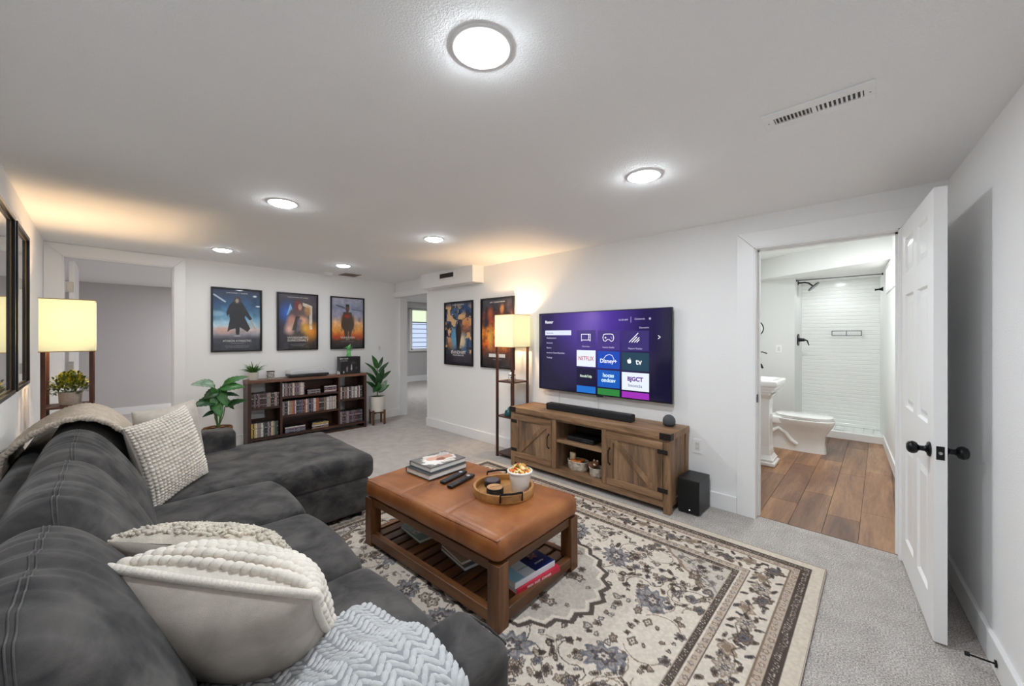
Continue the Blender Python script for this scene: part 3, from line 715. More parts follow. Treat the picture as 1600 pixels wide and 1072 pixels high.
# field ornament, mirrored in both directions
def mir(fn):
    for mx_ in (0, 1):
        for my in (0, 1): fn(lambda x: RW-x if mx_ else x, lambda y: RH-y if my else y, -1 if mx_ else 1, -1 if my else 1)
B = .43
def leafy(fx, fy, qx, qy):
    r = np.random.default_rng(17)
    for k in range(30):     # scrolling vines with leaves and blossoms
        x, y = r.uniform(B, RW/2), r.uniform(B, RH/2); a = r.uniform(0, 6.28); pts = [(fx(x), fy(y))]; turn = r.choice([-1, 1])*r.uniform(.25, .5)
        for s in range(13):
            a += turn*(1 if s < 8 else -1.6); x += .028*math.cos(a); y += .028*math.sin(a)
            if not (B < x < RW/2+.05 and B < y < RH/2+.05): break
            pts.append((fx(x), fy(y)))
            if s % 3 == 1: flower(fx(x+.02*math.sin(a)), fy(y-.02*math.cos(a)), r.uniform(.010, .018), 2, [BR_, SL, TAN, DK][r.integers(4)], DK if r.random() < .5 else TAN, sx=1.5, rot=a*qx*qy)
        vine(pts, .0027, DK if k % 2 else BR_)
        flower(fx(x), fy(y), r.uniform(.022, .036), int(r.choice([4, 5, 6])), [TAN, GRY, BR_][r.integers(3)], [CR, DK, SL][r.integers(3)], rot=a)
    for k in range(150):
        x, y = r.uniform(B, RW/2), r.uniform(B, RH/2)
        flower(fx(x), fy(y), r.uniform(.009, .021), int(r.choice([2, 3, 4, 5])), [BR_, SL, DK, TAN, GRY][r.integers(5)], [TAN, DK, CR][r.integers(3)], sx=r.uniform(.8, 1.5), rot=r.uniform(0, 3))
    for (x, y, R) in ((.72, .95, .075), (.95, .62, .07), (.60, 1.30, .065), (.98, 1.02, .05)):
        flower(fx(x), fy(y), R, 9, GRY, TAN, SL, sy=1.35, rot=.7*qx*qy); flower(fx(x), fy(y), R*.55, 6, SL, CR, DK, sy=1.3, rot=.7*qx*qy)
mir(leafy)
# stepped corner pieces and centre medallion with zigzag edge
cxn, cyn = GX-RW/2, GY-RH/2
zig = .035*np.abs(((np.arctan2(cyn*.8, cxn)*14/PI) % 1)-.5)*2
med = np.hypot(cxn/.50, cyn/.66)+zig*1.6
put(med < 1, hx('#a39d95')*.55+CR*.45, .9); put(np.abs(med-1) < .022, DK, .9); put(np.abs(med-.955) < .016, CR*1.05, .9); put(np.abs(med-.55) < .02, DK, .7)
put(med < .53, SL*.5+GRY*.5, .7)
def medf(fx, fy, qx, qy):
    r = np.random.default_rng(23)
    for k in range(34):
        t = r.uniform(0, 1.57); rr = r.uniform(.12, .88); flower(fx(RW/2-.5*rr*math.cos(t)), fy(RH/2-.66*rr*math.sin(t)), r.uniform(.014, .034), int(r.choice([3, 4, 5, 6])), [BR_, SL, TAN, CR][r.integers(4)], [DK, TAN, CR][r.integers(3)], rot=t)
mir(medf); flower(RW/2, RH/2, .13, 8, TAN, SL); flower(RW/2, RH/2, .07, 8, CR, BR_)
cq = np.minimum(PX, RW-PX)+np.minimum(PY, RH-PY)*.9+.05*np.abs(((GX*9) % 1)-.5)
msk = (E0 > .40) & (cq < 1.10)
put(msk, hx('#a79f97'), .45); put((np.abs(cq-1.10) < .012) & (E0 > .40), BR_, .8); put((np.abs(cq-1.02) < .006) & (E0 > .40), SL, .5)
def corn(fx, fy, qx, qy):
    r = np.random.default_rng(31)
    for k in range(26):
        x, y = r.uniform(.41, .72), r.uniform(.41, .72)
        if x+y < 1.14: flower(fx(x), fy(y), r.uniform(.014, .035), int(r.choice([3, 4, 5, 6])), [BR_, SL, GRY, CR][r.integers(4)], [DK, TAN, CR][r.integers(3)], rot=r.uniform(0, 3))
mir(corn)
# borders: plain selvedge, dark guard, tan guard, main band, tan guard, dark guard
for (a, b, c) in ((.0, .062, hx('#cfc3b4')), (.062, .108, DK*1.15), (.108, .112, CR), (.112, .148, hx('#b3a293')), (.148, .153, BR_), (.153, .318, CR), (.318, .323, DK), (.323, .355, hx('#b3a293')), (.355, .360, CR), (.360, .395, DK*1.15), (.395, .400, TAN)):
    put((E0 >= a) & (E0 < b), c)
def band(dist, step, fn):
    n = int(round((RW-2*dist)/step)); m_ = int(round((RH-2*dist)/step))
    for i in range(n+1):
        x = dist+(RW-2*dist)*i/n
        for y, s in ((dist, 0), (RH-dist, 0)): fn(x, y, i, 0)
    for j in range(1, m_):
        y = dist+(RH-2*dist)*j/m_
        for x in (dist, RW-dist): fn(x, y, j, PI/2)
band(.085, .030, lambda x, y, i, r: flower(x, y, .014, 4, TAN*1.05 if i % 2 else CR, DK, DK, rot=r+.5, sx=1.2))
band(.130, .044, lambda x, y, i, r: flower(x, y, .015, 3 if i % 2 else 5, [BR_, GRY][i % 2], CR, BR_, rot=r+i))
band(.339, .044, lambda x, y, i, r: flower(x, y, .013, 4, [BR_, SL][i % 2], CR, BR_, rot=r+i))
band(.378, .028, lambda x, y, i, r: flower(x, y, .013, 4, TAN if i % 2 else CR, DK, DK, rot=r+.4))
def mainb(x, y, i, r):
    k = i % 3; ex, ey = math.cos(r), math.sin(r)
    if k == 0: flower(x, y, .046, 8, hx('#a8a19a'), CR, BR_, sx=1.25, rot=r); flower(x, y, .020, 6, SL, CR, DK, rot=r)
    elif k == 1: flower(x+ey*.02, y+ex*.02, .038, 5, TAN, BR_, BR_, sx=1.3, rot=r+.6)
    else: flower(x-ey*.02, y-ex*.02, .036, 6, BR_, SL, DK, sx=1.4, rot=r-.5)
    for q in range(5): a = r+q*1.25+i; flower(x+.055*math.cos(a)*1.1, y+.055*math.sin(a)*1.1, .013, 2, [BR_, SL, DK, TAN, GRY][q], DK, DK, sx=1.7, rot=a+.8)
    vine([(x-ex*.06+ey*(.03 if i % 2 else -.03), y-ey*.06+ex*(.03 if i % 2 else -.03)), (x, y), (x+ex*.06+ey*(.03 if i % 2 else -.03), y+ey*.06+ex*(.03 if i % 2 else -.03))], .003, DK, .7)
band(.236, .112, mainb)
fade = vnoise(ny+1, nx+1, 60, 8)[..., None]; fine = (vnoise(ny+1, nx+1, 2.2, 9, 1)[..., None]-.5)
img = img*(1-.22*fade*.9)+CR*.22*fade*.9; img = np.clip(img*(1+.10*fine), 0, 1)
rug = thing('area_rug', 'cream and taupe oriental area rug with floral borders under the leather ottoman', 'rug', (rx0+RW/2, ry0+RH/2, 0))
colmesh('pile', RW, RH, nx, ny, img, attrmat('rug_pile', .95, bmp=(420, .6, .004), spec=.1), rug, Matrix.Translation((0, 0, .013)))
q = MB(); q.tube([(rx0+.004, ry0+.004, .0075), (rx0+RW-.004, ry0+.004, .0075), (rx0+RW-.004, ry0+RH-.004, .0075), (rx0+.004, ry0+RH-.004, .0075)], .0075, 8, closed=True)
q.build('bound_edge', mat('rug_binding', '#a3968a', .9, bmp=(200, .6, .003)), rug, smooth=True)
MB().box(rx0+.004, rx0+RW-.004, ry0+.004, ry0+RH-.004, .001, .0125).build('backing', mat('rug_backing', '#9a8c80', .95), rug)

# ================================================================ LEATHER OTTOMAN TABLE
m, nt, b = newmat('cognac_leather'); v = objcoord(nt)
f1 = noise(nt, v, 3.2, 4, .6, .5); f2 = noise(nt, v, 110, 4, .7)
nt.links.new(ramp(nt, f1, [(.3, C('#6e3c1b')), (.52, C('#8f5429')), (.72, C('#a86c3a'))]), b.inputs['Base Color'])
b.inputs['Roughness'].default_value = .40; b.inputs['Specular IOR Level'].default_value = .5; bump(nt, f2, .14, .002, b); MATS['leather'] = m
for ax in 'xyz': wood('walnut_'+ax, ('#3d2312', '#653e20', '#83552e'), ax, 1.0, .42, .7, bs=.12)
ot = thing('ottoman_table', 'cognac leather-topped wooden ottoman coffee table on the patterned rug', 'coffee table', (1.52, 1.857, .013), (0, 0, math.radians(3)))
HX, HY = .348, .60
def ow(P, U):
    P = P.copy(); up = U[:, 2] > 0
    x, y = P[:, 0]/HX, P[:, 1]/HY
    P[:, 2] += up*.016*np.clip(1-x*x, 0, 1)**.6*np.clip(1-y*y, 0, 1)**.6
    for s in (-.2, .2): P[:, 2] -= up*.0045*np.exp(-((P[:, 1]-s)/.009)**2)*(np.abs(x) < .97)
    P[:, 2] += up*(.0022*fnoise(P, 22, 10, 3, 41)+.0012*fnoise(P, 60, 22, 3, 42)*(np.abs(x) < .9))
    P[:, 0] += np.sign(P[:, 0])*.004*fnoise(P, 3, 14, 18, 43)*(np.abs(U[:, 0]) > .9)
    P[:, 1] += np.sign(P[:, 1])*.004*fnoise(P, 14, 3, 18, 44)*(np.abs(U[:, 1]) > .9); return P
cu_ = MB().rbox(-HX, HX, -HY, HY, .305, .425, .045, n=(44, 110, 6), warp=ow).build('leather_cushion', MATS['leather'], ot, smooth=True, angle=0, world=False)
q = MB()
q.tube([(-HX*.96, -HY*.965, .4135), (HX*.96, -HY*.965, .4135), (HX*.96, HY*.965, .4135), (-HX*.96, HY*.965, .4135)], .0035, 6, closed=True)
q.build('piping', MATS['leather'], cu_, smooth=True, world=False)
for (x, y) in ((-1, -1), (1, -1), (-1, 1), (1, 1)):
    X, Y = x*(HX-.042), y*(HY-.042); MB().prism([(X-.036, Y-.036), (X+.036, Y-.036), (X+.036, Y+.036), (X-.036, Y+.036)], 0, .306).build('leg', MATS['walnut_z'], ot, bevel=.003, world=False)
for y in (-1, 1): MB().box(-HX+.07, HX-.07, y*(HY-.032)-.014, y*(HY-.032)+.014, .262, .306).build('apron', MATS['walnut_x'], ot, bevel=.002, world=False)
for x in (-1, 1): MB().box(x*(HX-.032)-.014, x*(HX-.032)+.014, -HY+.07, HY-.07, .262, .306).build('apron', MATS['walnut_y'], ot, bevel=.002, world=False)
MB().box(-HX+.02, HX-.02, -HY+.02, HY-.02, .295, .307).build('underframe', MATS['walnut_y'], ot, world=False)
for y in (-1, 1): MB().box(-HX+.07, HX-.07, y*(HY-.030)-.020, y*(HY-.030)+.020, .025, .082).build('shelf_rail', MATS['walnut_x'], ot, bevel=.004, world=False)
for x in (-1, 1): MB().box(x*(HX-.030)-.020, x*(HX-.030)+.020, -HY+.07, HY-.07, .025, .082).build('shelf_rail', MATS['walnut_y'], ot, bevel=.004, world=False)
ns = 13; y0 = -HY+.052; st_ = (2*HY-.104)/ns
for k in range(ns): MB().box(-HX+.05, HX-.05, y0+k*st_+.010, y0+(k+1)*st_-.010, .058, .074).build('slat', MATS['walnut_x'], ot, bevel=.002, world=False)
TOPZ = .013+.441
# --- books
PAPER = mat('paper_edge', '#e3e0da', .8, bmp=(300, .4, .002))
def book(label, c, rz, w, d, t, cover, spine=None, art=None, name='book', txt=None, group=None, spinetxt=None, title_m=None):
    """w across (spine along w side at -d/2), lies flat, c = centre of its underside"""
    o = thing(name, label, 'book', c, (0, 0, rz), group)
    q = MB(); q.box(-w/2, w/2, -d/2, d/2, 0, .0022); q.box(-w/2, w/2, -d/2, d/2, t-.0022, t); q.box(-w/2, w/2, -d/2, -d/2+.003, .0022, t-.0022)
    q.build('cover', cover, o, bevel=.0008, world=False)
    MB().box(-w/2+.004, w/2-.004, -d/2+.004, d/2-.005, .0022, t-.0022).build('pages', PAPER, o, world=False)
    if art is not None: art(o, t)
    return o
def photo_art(o, t, w, h, seed, cols, base):
    r = np.random.default_rng(seed); n1, n2 = 60, 46; im = np.tile(hx(base), (n2+1, n1+1, 1)).astype(float)
    X, Y = np.meshgrid(np.linspace(0, 1, n1+1), np.linspace(0, 1, n2+1)); nz = vnoise(n2+1, n1+1, 9, seed)
    for k, (cx, cy, rx, ry, c) in enumerate(cols):
        mk = (np.hypot((X-cx)/rx, (Y-cy)/ry)+(nz-.5)*1.1 < 1)[..., None]; im = im*(1-mk)+hx(c)*mk
    colmesh('cover_print', w, h, n1, n2, im, attrmat('glossy_print', .3), o, Matrix.Translation((0, 0, t+.0006)))
book('white-edged coffee table book with dark grey cover, lower of the two on the ottoman', (1.535, 2.185, TOPZ+.003), PI+.06, .32, .255, .033, mat('slate_cover', '#33383c', .35))
book('photo-covered book with a pale picture, topmost on the leather ottoman', (1.557, 2.20, TOPZ+.037), PI+.05, .30, .235, .030, mat('grey_cover', '#5c5f60', .35),
     art=lambda o, t: photo_art(o, t, .285, .22, 3, [(.5, .5, .52, .45, '#dcd3cb'), (.75, .6, .25, .3, '#eeeae4'), (.35, .45, .25, .2, '#c59a86'), (.45, .55, .12, .12, '#8f5844'), (.6, .35, .14, .15, '#d8a48d'), (.2, .2, .15, .12, '#b9b4b0')], '#77726e'))
b1 = book('red-spined book under the blue one on the ottoman shelf', (1.545, 1.375, .088), -.10, .31, .20, .028, mat('red_cover', '#b81e3a', .4))
text('HIGH  SAZE   LOANAR', .017, mat('ink_white', '#f2f0ee', .5), b1, frame_mtx((0, -.1006, .013), (1, 0, 0), (0, 0, 1)), ext=.0003)
def blueart(o, t):
    MB().box(.0, .147, -.093, .093, t, t+.0006).build('cover_print', mat('navy_print', '#16225e', .3), o, world=False)
    MB().box(-.147, -.075, -.093, .093, t, t+.0006).build('cover_print', mat('sky_print', '#8fb9d0', .3), o, world=False)
    q = MB(); r = random.Random(4)
    for k in range(16): q.cyl((.075+r.uniform(-.03, .03), .02+r.uniform(-.03, .03), t+.0006), (.075+r.uniform(-.001, .001), .02, t+.0009), r.uniform(.004, .010), n=7)
    tag(q.build('cover_print', mat('brown_print', '#6b4a44', .4), o, world=False), kind='stuff')
    text('JACOPNI', .016, mat('ink_white', '#f2f0ee', .5), o, frame_mtx((.075, -.045, t+.0007), (1, 0, 0), (0, 1, 0)), ext=.0002)
    text('FORETLIA', .016, mat('ink_grey', '#50555e', .5), o, frame_mtx((-.03, -.03, t+.0003), (1, 0, 0), (0, 1, 0)), ext=.0002)
book('blue and white covered book on top of the red one, ottoman shelf', (1.53, 1.385, .1165), -.07, .295, .19, .030, mat('white_cover', '#cfd6de', .4), art=blueart)
book('pale book under another on the middle of the ottoman shelf', (1.44, 1.75, .088), 1.45, .27, .20, .022, mat('grey_cover', '#5c5f60', .35))
book('tan-covered book on top of a pale one mid ottoman shelf', (1.43, 1.76, .1105), 1.42, .24, .18, .018, mat('tan_cover', '#a58a72', .5))
book('green-grey book lying at the far end of the ottoman shelf', (1.42, 2.17, .088), 1.5, .26, .20, .020, mat('green_cover', '#6f8b80', .45),
     art=lambda o, t: photo_art(o, t, .12, .18, 8, [(.3, .5, .4, .4, '#c9c6bd'), (.6, .5, .3, .3, '#7d7468')], '#8e9a90'))
# --- remotes
def remote(label, a, bb_, z, wd=.044):
    a, bb_ = Vector(a), Vector(bb_); d = (bb_-a); L = d.length; o = thing('remote_control', label, 'remote', (*((a+bb_)/2), z), (0, 0, math.atan2(d.y, d.x)), 'remote controls beside the tray')
    MB().rbox(-L/2, L/2, -wd/2, wd/2, 0, .019, .008, n=(10, 4, 2), arc=3).build('body', M['plastic'], o, smooth=True, world=False)
    bm_ = mat('button_grey', '#5b5d63', .5)
    for i in range(9):
        for j in range(3): MB().cyl((-L/2+.03+i*.0145, (j-1)*.011, .0185), (-L/2+.03+i*.0145, (j-1)*.011, .0205), .0034, n=8).build('button', bm_, o, smooth=True, world=False)
    MB().cyl((L*.30, 0, .0185), (L*.30, 0, .021), .012, n=20).build('round_pad', mat('pad_grey', '#b9bcc2', .4), o, smooth=True, world=False); return o
remote('slim black remote control nearer the stacked books on the ottoman', (1.405, 1.945), (1.63, 2.0), TOPZ+.002)
remote('slim black remote control nearer the round tray on the ottoman', (1.395, 1.86), (1.625, 1.915), TOPZ+.002)
# --- round tray
TW = wood('tray_wood', ('#7a5028', '#a0703c', '#bd8c54'), 'x', 1.5, .4, .5, bs=.1)
TC = (1.595, 1.60, TOPZ-.001); R_ = .178
tr = thing('serving_tray', 'round wooden serving tray with black metal handles on the ottoman', 'tray', TC)
MB().lathe([(0, 0), (R_-.004, 0), (R_-.004, .008), (0, .008)], 48, c=TC).build('tray_base', TW, tr, smooth=True)
MB().lathe([(R_-.016, .004), (R_, 0), (R_+.001, .040), (R_-.002, .044), (R_-.013, .044), (R_-.016, .041), (R_-.016, .004)], 64, c=TC).build('rim', TW, tr, smooth=True)
for s in (-1, 1):
    dv = Vector((.52, .855, 0))*s; tv = Vector((dv.y, -dv.x, 0)); c = Vector(TC)+dv*(R_+.006)
    pts = [c-tv*.062-dv*.008+Vector((0, 0, .012)), c-tv*.062-dv*.002+Vector((0, 0, .058)), c+dv*.008+Vector((0, 0, .060)), c+tv*.062-dv*.002+Vector((0, 0, .058)), c+tv*.062-dv*.008+Vector((0, 0, .012))]
    q = MB(); q.tube([pts[0], pts[1]], .0042, 8); q.tube(pts[1:4], .0062, 8); q.tube([pts[3], pts[4]], .0042, 8); q.build('handle', M['black'], tr, smooth=True)
def tin(label, x, y, topm, dots):
    z = TC[2]+.008; o = thing('coaster_stack', label, 'coaster', (x, y, z)); rr = .050
    for k in range(3): MB().lathe([(0, 0), (rr-.001, 0), (rr, .001), (rr, .0095), (rr-.001, .0105), (0, .0105)], 36, c=(x, y, z+k*.0112)).build('coaster', M['plastic'], o, smooth=True)
    MB().lathe([(0, 0), (rr-.004, 0), (rr-.004, .0012), (0, .0012)], 36, c=(x, y, z+.0336)).build('top_face', topm, o, smooth=True)
    if dots:
        q = MB(); lm = mat('dot_grey', '#8a8296', .4)
        for i in range(-3, 4):
            for j in range(-3, 4):
                if i*i+j*j < 11: MB().cyl((x+i*.0115, y+j*.0115, z+.0345), (x+i*.0115, y+j*.0115, z+.036), .0032, n=6).build('raised_dot', lm, o)
    else:
        q = MB(); q.tube([(x-.03, y+.012, z+.0352), (x-.005, y+.004, z+.0352), (x+.012, y-.004, z+.0352), (x+.032, y-.010, z+.0352)], .0012, 5)
        q.build('carved_line', mat('burnt_line', '#4a2c1a', .6), o)
tin('round stack of black coasters with wood-faced top on the tray', 1.535, 1.61, wood('coaster_wood', ('#9a6a42', '#b98a5e', '#c99c70'), 'x', 3, .5, .4), False)
tin('round stack of black dotted coasters, behind the wood-faced one', 1.60, 1.70, M['plastic'], True)
# --- snack cup
sx_, sy_, sz_ = 1.645, 1.515, TC[2]+.008
cup = thing('snack_cup', 'white tapered cup heaped with yellow and orange snacks on the tray', 'cup', (sx_, sy_, sz_))
MB().lathe([(0, 0), (.044, 0), (.047, .004), (.068, .118), (.074, .120), (.074, .126), (.066, .127), (.062, .118), (.044, .012), (0, .010)], 40, c=(sx_, sy_, sz_)).build('cup_body', M['porcelain'], cup, smooth=True)
for nm, cl, cnt, sd in (('corn_pieces', '#e9c06a', 60, 1), ('orange_pieces', '#d2662c', 26, 2), ('pale_pieces', '#f0dca4', 34, 3), ('green_pieces', '#8c8a3a', 8, 4)):
    q = MB(); r = random.Random(sd)
    for k in range(cnt):
        a = r.uniform(0, 6.28); rr = .06*math.sqrt(r.random()); hz = sz_+.105+.050*(1-(rr/.07)**2)*r.uniform(.5, 1.05)
        q.blob(Matrix.Translation((sx_+rr*math.cos(a), sy_+rr*math.sin(a), hz)) @ Euler((r.uniform(-1.4, 1.4), r.uniform(-1.4, 1.4), r.uniform(0, 6))).to_matrix().to_4x4() @ Matrix.Diagonal((.015, .0085, .005, 1)), 6, 4)
    tag(q.build(nm, mat(nm, cl, .6, var=(60, .2)), cup, smooth=True, angle=60), kind='stuff')
# ================================================================ TV CONSOLE
for ax in 'xyz': wood('rustic_'+ax, ('#5b4633', '#8b6b4e', '#a98868'), ax, 1.1, .55, .9, bs=.2)
wood('rustic_panel', ('#54453a', '#8e7055', '#ad8d70'), 'z', .8, .55, .9, bs=.2)
RY, RX, RZ, RP = MATS['rustic_y'], MATS['rustic_x'], MATS['rustic_z'], MATS['rustic_panel']
IRON = mat('dark_iron', '#2a2624', .5, .5, bmp=(90, .3, .002))
CX0, CX1, CY0, CY1, CZ = 2.935, 3.325, 1.155, 2.835, .62
co = thing('tv_console', 'rustic brown farmhouse media console with barn doors below the television', 'media console', (3.13, 1.99, 0))
MB().box(CX0-.008, CX1, CY0-.008, CY1+.008, CZ-.050, CZ).build('top_board', RY, co, bevel=.003)
for (x, y) in ((CX0, CY0), (CX0, CY1-.052), (CX1-.052, CY0), (CX1-.052, CY1-.052)): MB().box(x, x+.052, y, y+.052, 0, CZ-.0505).build('leg', RZ, co, bevel=.002)
YA, YB = 1.715, 2.262          # stiles beside the open bay
for y in (YA-.022, YB-.022): MB().box(CX0, CX0+.03, y, y+.05, .100, CZ-.0505).build('stile', RZ, co, bevel=.0015)
for y in (YA, YB): MB().box(CX0+.03, CX1-.02, y, y+.02, .09, CZ-.0505).build('divider', RP, co)
MB().box(CX0+.004, CX0+.026, CY0+.052, CY1-.052, .045, .098).build('bottom_rail', RY, co, bevel=.002)
MB().box(CX0+.006, CX0+.026, CY0+.052, CY1-.052, .552, CZ-.0505).build('top_rail', RY, co, bevel=.001)
MB().box(CX0+.02, CX1-.015, CY0+.04, CY1-.04, .075, .098).build('bottom_board', RY, co)
MB().box(CX1-.014, CX1-.004, CY0+.04, CY1-.04, .08, CZ-.051).build('back_panel', mat('console_back', '#352920', .8), co)
MB().box(CX0+.012, CX1-.016, YA+.02, YB, .352, .378).build('shelf', RY, co, bevel=.001)
for y in (CY0+.012, CY1-.028):
    for k in range(3):
        x = CX0+.055+k*.0945; MB().box(x, x+.0925, y, y+.016, .075, CZ-.0505).build('side_plank', RP, co, bevel=.0015)
    MB().box(CX0+.052, CX1-.052, y-.004, y+.020, .045, .098).build('side_rail', RX, co, bevel=.0015)
def barn_door(y0, y1, diag, hinge_y, hand_y):
    d = MB(); z0, z1 = .103, .550; x = CX0-.002; w = .058
    MB_ = MB(); n = 4; pw = (y1-y0-2*w+.02)/n
    leaf = MB().box(x+.010, x+.022, y0+.01, y1-.01, z0+.01, z1-.01).build('door', RP, co)
    for k in range(n): MB().box(x+.007, x+.012, y0+w-.01+k*pw+.001, y0+w-.01+(k+1)*pw-.001, z0+.03, z1-.03).build('panel_plank', RP, leaf)
    for a in ((y0, y1, z0, z0+w), (y0, y1, z1-w, z1)): MB().box(x-.004, x+.014, *a).build('door_rail', RY, leaf, bevel=.002)
    for a in ((y0, y0+w), (y1-w, y1)): MB().box(x-.0045, x+.014, a[0], a[1], z0+w, z1-w).build('door_stile', RZ, leaf, bevel=.002)
    ya, yb_ = (y0+w, y1-w) if diag > 0 else (y1-w, y0+w); t = .026
    dy = yb_-ya; dz = (z1-w)-(z0+w); s = 1 if dy > 0 else -1
    poly = [(ya, z0+w), (ya+s*t*1.35, z0+w), (yb_, z1-w-t), (yb_, z1-w), (yb_-s*t*1.35, z1-w), (ya, z0+w+t)]
    if s < 0: poly = poly[::-1]
    MB().prism(poly, x-.003, x+.0095, axis='x').build('diagonal_brace', RZ, leaf, bevel=.002)
    q = MB(); hz = (z0+z1)/2+.02; q.tube([(x-.004, hand_y, hz-.06), (x-.026, hand_y, hz-.052), (x-.030, hand_y, hz-.02), (x-.030, hand_y, hz+.02), (x-.026, hand_y, hz+.052), (x-.004, hand_y, hz+.06)], .0055, 8)
    q.cyl((x-.0055, hand_y, hz-.066), (x-.0045, hand_y, hz-.066), .011, n=10); q.cyl((x-.0055, hand_y, hz+.066), (x-.0045, hand_y, hz+.066), .011, n=10)
    tag(q.build('handle', IRON, leaf, smooth=True), label='curved dark iron handle')
    for z in (z0+.075, z1-.075):
        q = MB(); q.box(x-.0075, x-.004, hinge_y-.040, hinge_y+.040, z-.017, z+.017); q.build('hinge', IRON, leaf, bevel=.004)
barn_door(YB+.030, CY1-.054, -1, CY1-.054, YB+.058)
barn_door(CY0+.054, YA-.024, 1, CY0+.054, YA-.052)
def bracket(y, s):
    q = MB(); a, b_ = sorted((y, y-s*.085)); q.box(CX0-.0105, CX0-.008, a, b_, CZ-.050, CZ+.001); q.box(CX0-.010, CX0+.05, *(sorted((y+s*.0005, y+s*.003))), CZ-.050, CZ+.001)
    for k in range(3): q.cyl((CX0-.0135, y-s*(.018+.025*k), CZ-.025), (CX0-.0105, y-s*(.018+.025*k), CZ-.025), .0035, n=6)
    return q.build('corner_bracket', IRON, co)
bracket(CY0-.008, -1); bracket(CY1+.008, 1)
# things in and on the console
sb = thing('soundbar', 'long black soundbar on the media console', 'soundbar', (3.125, 2.01, CZ))
MB().rbox(3.08, 3.165, 1.545, 2.475, CZ+.001, CZ+.063, .008, n=(3, 20, 3), arc=3).build('housing', mat('speaker_cloth', '#141519', .75, bmp=(700, .7, .002)), sb, smooth=True)
MB().rbox(3.092, 3.16, 1.552, 2.468, CZ+.060, CZ+.065, .002, n=2, arc=2).build('top_plate', M['plastic'], sb)
ds = thing('smart_speaker', 'small round charcoal fabric speaker on the console top', 'speaker', (3.21, 1.27, CZ))
MB().lathe([(0, 0), (.032, .0), (.046, .016), (.051, .040), (.046, .064), (.030, .084), (.012, .092), (0, .093)], 32, c=(3.21, 1.27, CZ)).build('fabric_shell', mat('charcoal_mesh', '#4b4e52', .8, bmp=(600, .8, .002)), ds, smooth=True)
MB().lathe([(.0465, .012), (.0485, .012), (.0485, .017), (.0485, .017)], 32, c=(3.21, 1.27, CZ)).build('base_ring', M['plastic'], ds, smooth=True)
dv = thing('streaming_box', 'flat black media player on the console middle shelf', 'media player', (3.10, 2.02, .378))
MB().rbox(3.00, 3.20, 1.865, 2.155, .380, .422, .005, n=2, arc=2).build('case', M['plastic'], dv, smooth=True)
MB().box(2.998, 3.0005, 1.90, 1.98, .394, .406).build('display', mat('dim_display', '#2f3338', .15), dv)
g = thing('game_controller', 'dark rounded game controller lying behind the media player', 'controller', (3.16, 1.80, .378))
q = MB(); q.tube([(3.15, 1.765, .395), (3.12, 1.775, .41), (3.115, 1.80, .413), (3.12, 1.83, .41), (3.15, 1.84, .395)], [.014, .02, .018, .02, .014], 10); q.build('body', mat('pad_body', '#3a3c40', .5), g, smooth=True)
# baskets of small things in the lower bay
def basket(name, label, x, y, z, rx, ry, h, m, rz=0):
    o = thing(name, label, 'basket', (x, y, z)); q = MB()
    prof = [(0, .0), (.85, .0), (.97, .25*h), (1.0, .7*h), (1.03, h), (.96, h), (.92, .7*h), (.88, .12*h), (0, .08*h)]
    q.lathe([(r*rx, zz) for r, zz in prof], 28, c=(0, 0, 0), sy=ry/rx, M=Matrix.Translation((x, y, z)) @ Matrix.Rotation(rz, 4, 'Z')); q.build('basket_body', m, o, smooth=True, angle=50)
    q = MB(); q.tube([(x+rx*1.0*math.cos(a)*math.cos(rz)-ry*math.sin(a)*math.sin(rz), y+rx*math.cos(a)*math.sin(rz)+ry*math.sin(a)*math.cos(rz), z+h) for a in [2*PI*i/28 for i in range(28)]], .006, 6, closed=True)
    q.build('rolled_rim', m, o, smooth=True); return o
FLOR = fabric('floral_cloth', ('#8b8178', '#d8cdbd'), 26, 200, sheen=.0, bs=.5)
basket('fabric_basket', 'patterned fabric basket holding an orange packet, lower bay of the console', 3.07, 2.075, .0985, .075, .105, .085, FLOR)
basket('fabric_basket', 'white-rimmed patterned bowl basket with a brown toy, right side of lower bay', 3.045, 1.855, .0985, .065, .068, .075, FLOR)
pk1 = thing('snack_packet', 'orange snack packet sticking out of the fabric basket', 'packet', (3.06, 2.08, .18))
MB().rbox(3.01, 3.10, 2.01, 2.15, .165, .195, .012, n=8, arc=3, warp=lambda P, U: P+np.c_[np.zeros(len(P)), np.zeros(len(P)), (P[:, 1]-2.08)*-.15+.004*fnoise(P, 60, 60, 20, 4)]).build('packet', mat('orange_foil', '#c8702f', .35, bmp=(60, .5, .004), var=(20, .3)), pk1, smooth=True)
pk2 = thing('snack_packet', 'cream paper packet poking up at the left of the fabric basket', 'packet', (3.08, 2.14, .18))
MB().rbox(3.06, 3.09, 2.11, 2.165, .15, .245, .008, n=5, arc=2, warp=lambda P, U: P+.004*fnoise(P, 70, 70, 70, 6)[:, None]).build('packet', mat('cream_paper', '#cdbb96', .6, var=(40, .2)), pk2, smooth=True)
tb_ = thing('plush_toy', 'small brown and cream plush toy in the white-rimmed basket', 'toy', (3.045, 1.87, .16))
q = MB(); q.blob(Matrix.Translation((3.045, 1.90, .185)) @ Matrix.Diagonal((.036, .045, .036, 1)), 12, 8); q.blob(Matrix.Translation((3.03, 1.86, .212)) @ Matrix.Diagonal((.028, .030, .028, 1)), 12, 8)
q.build('body', mat('brown_plush', '#7b5238', .95, bmp=(160, 1, .006), var=(30, .35)), tb_, smooth=True)
for yy in (1.845, 1.878): MB().blob(Matrix.Translation((3.035, yy, .236)) @ Matrix.Diagonal((.008, .010, .011, 1)), 8, 6).build('ear', mat('cream_plush', '#cbb89f', .95), tb_, smooth=True)
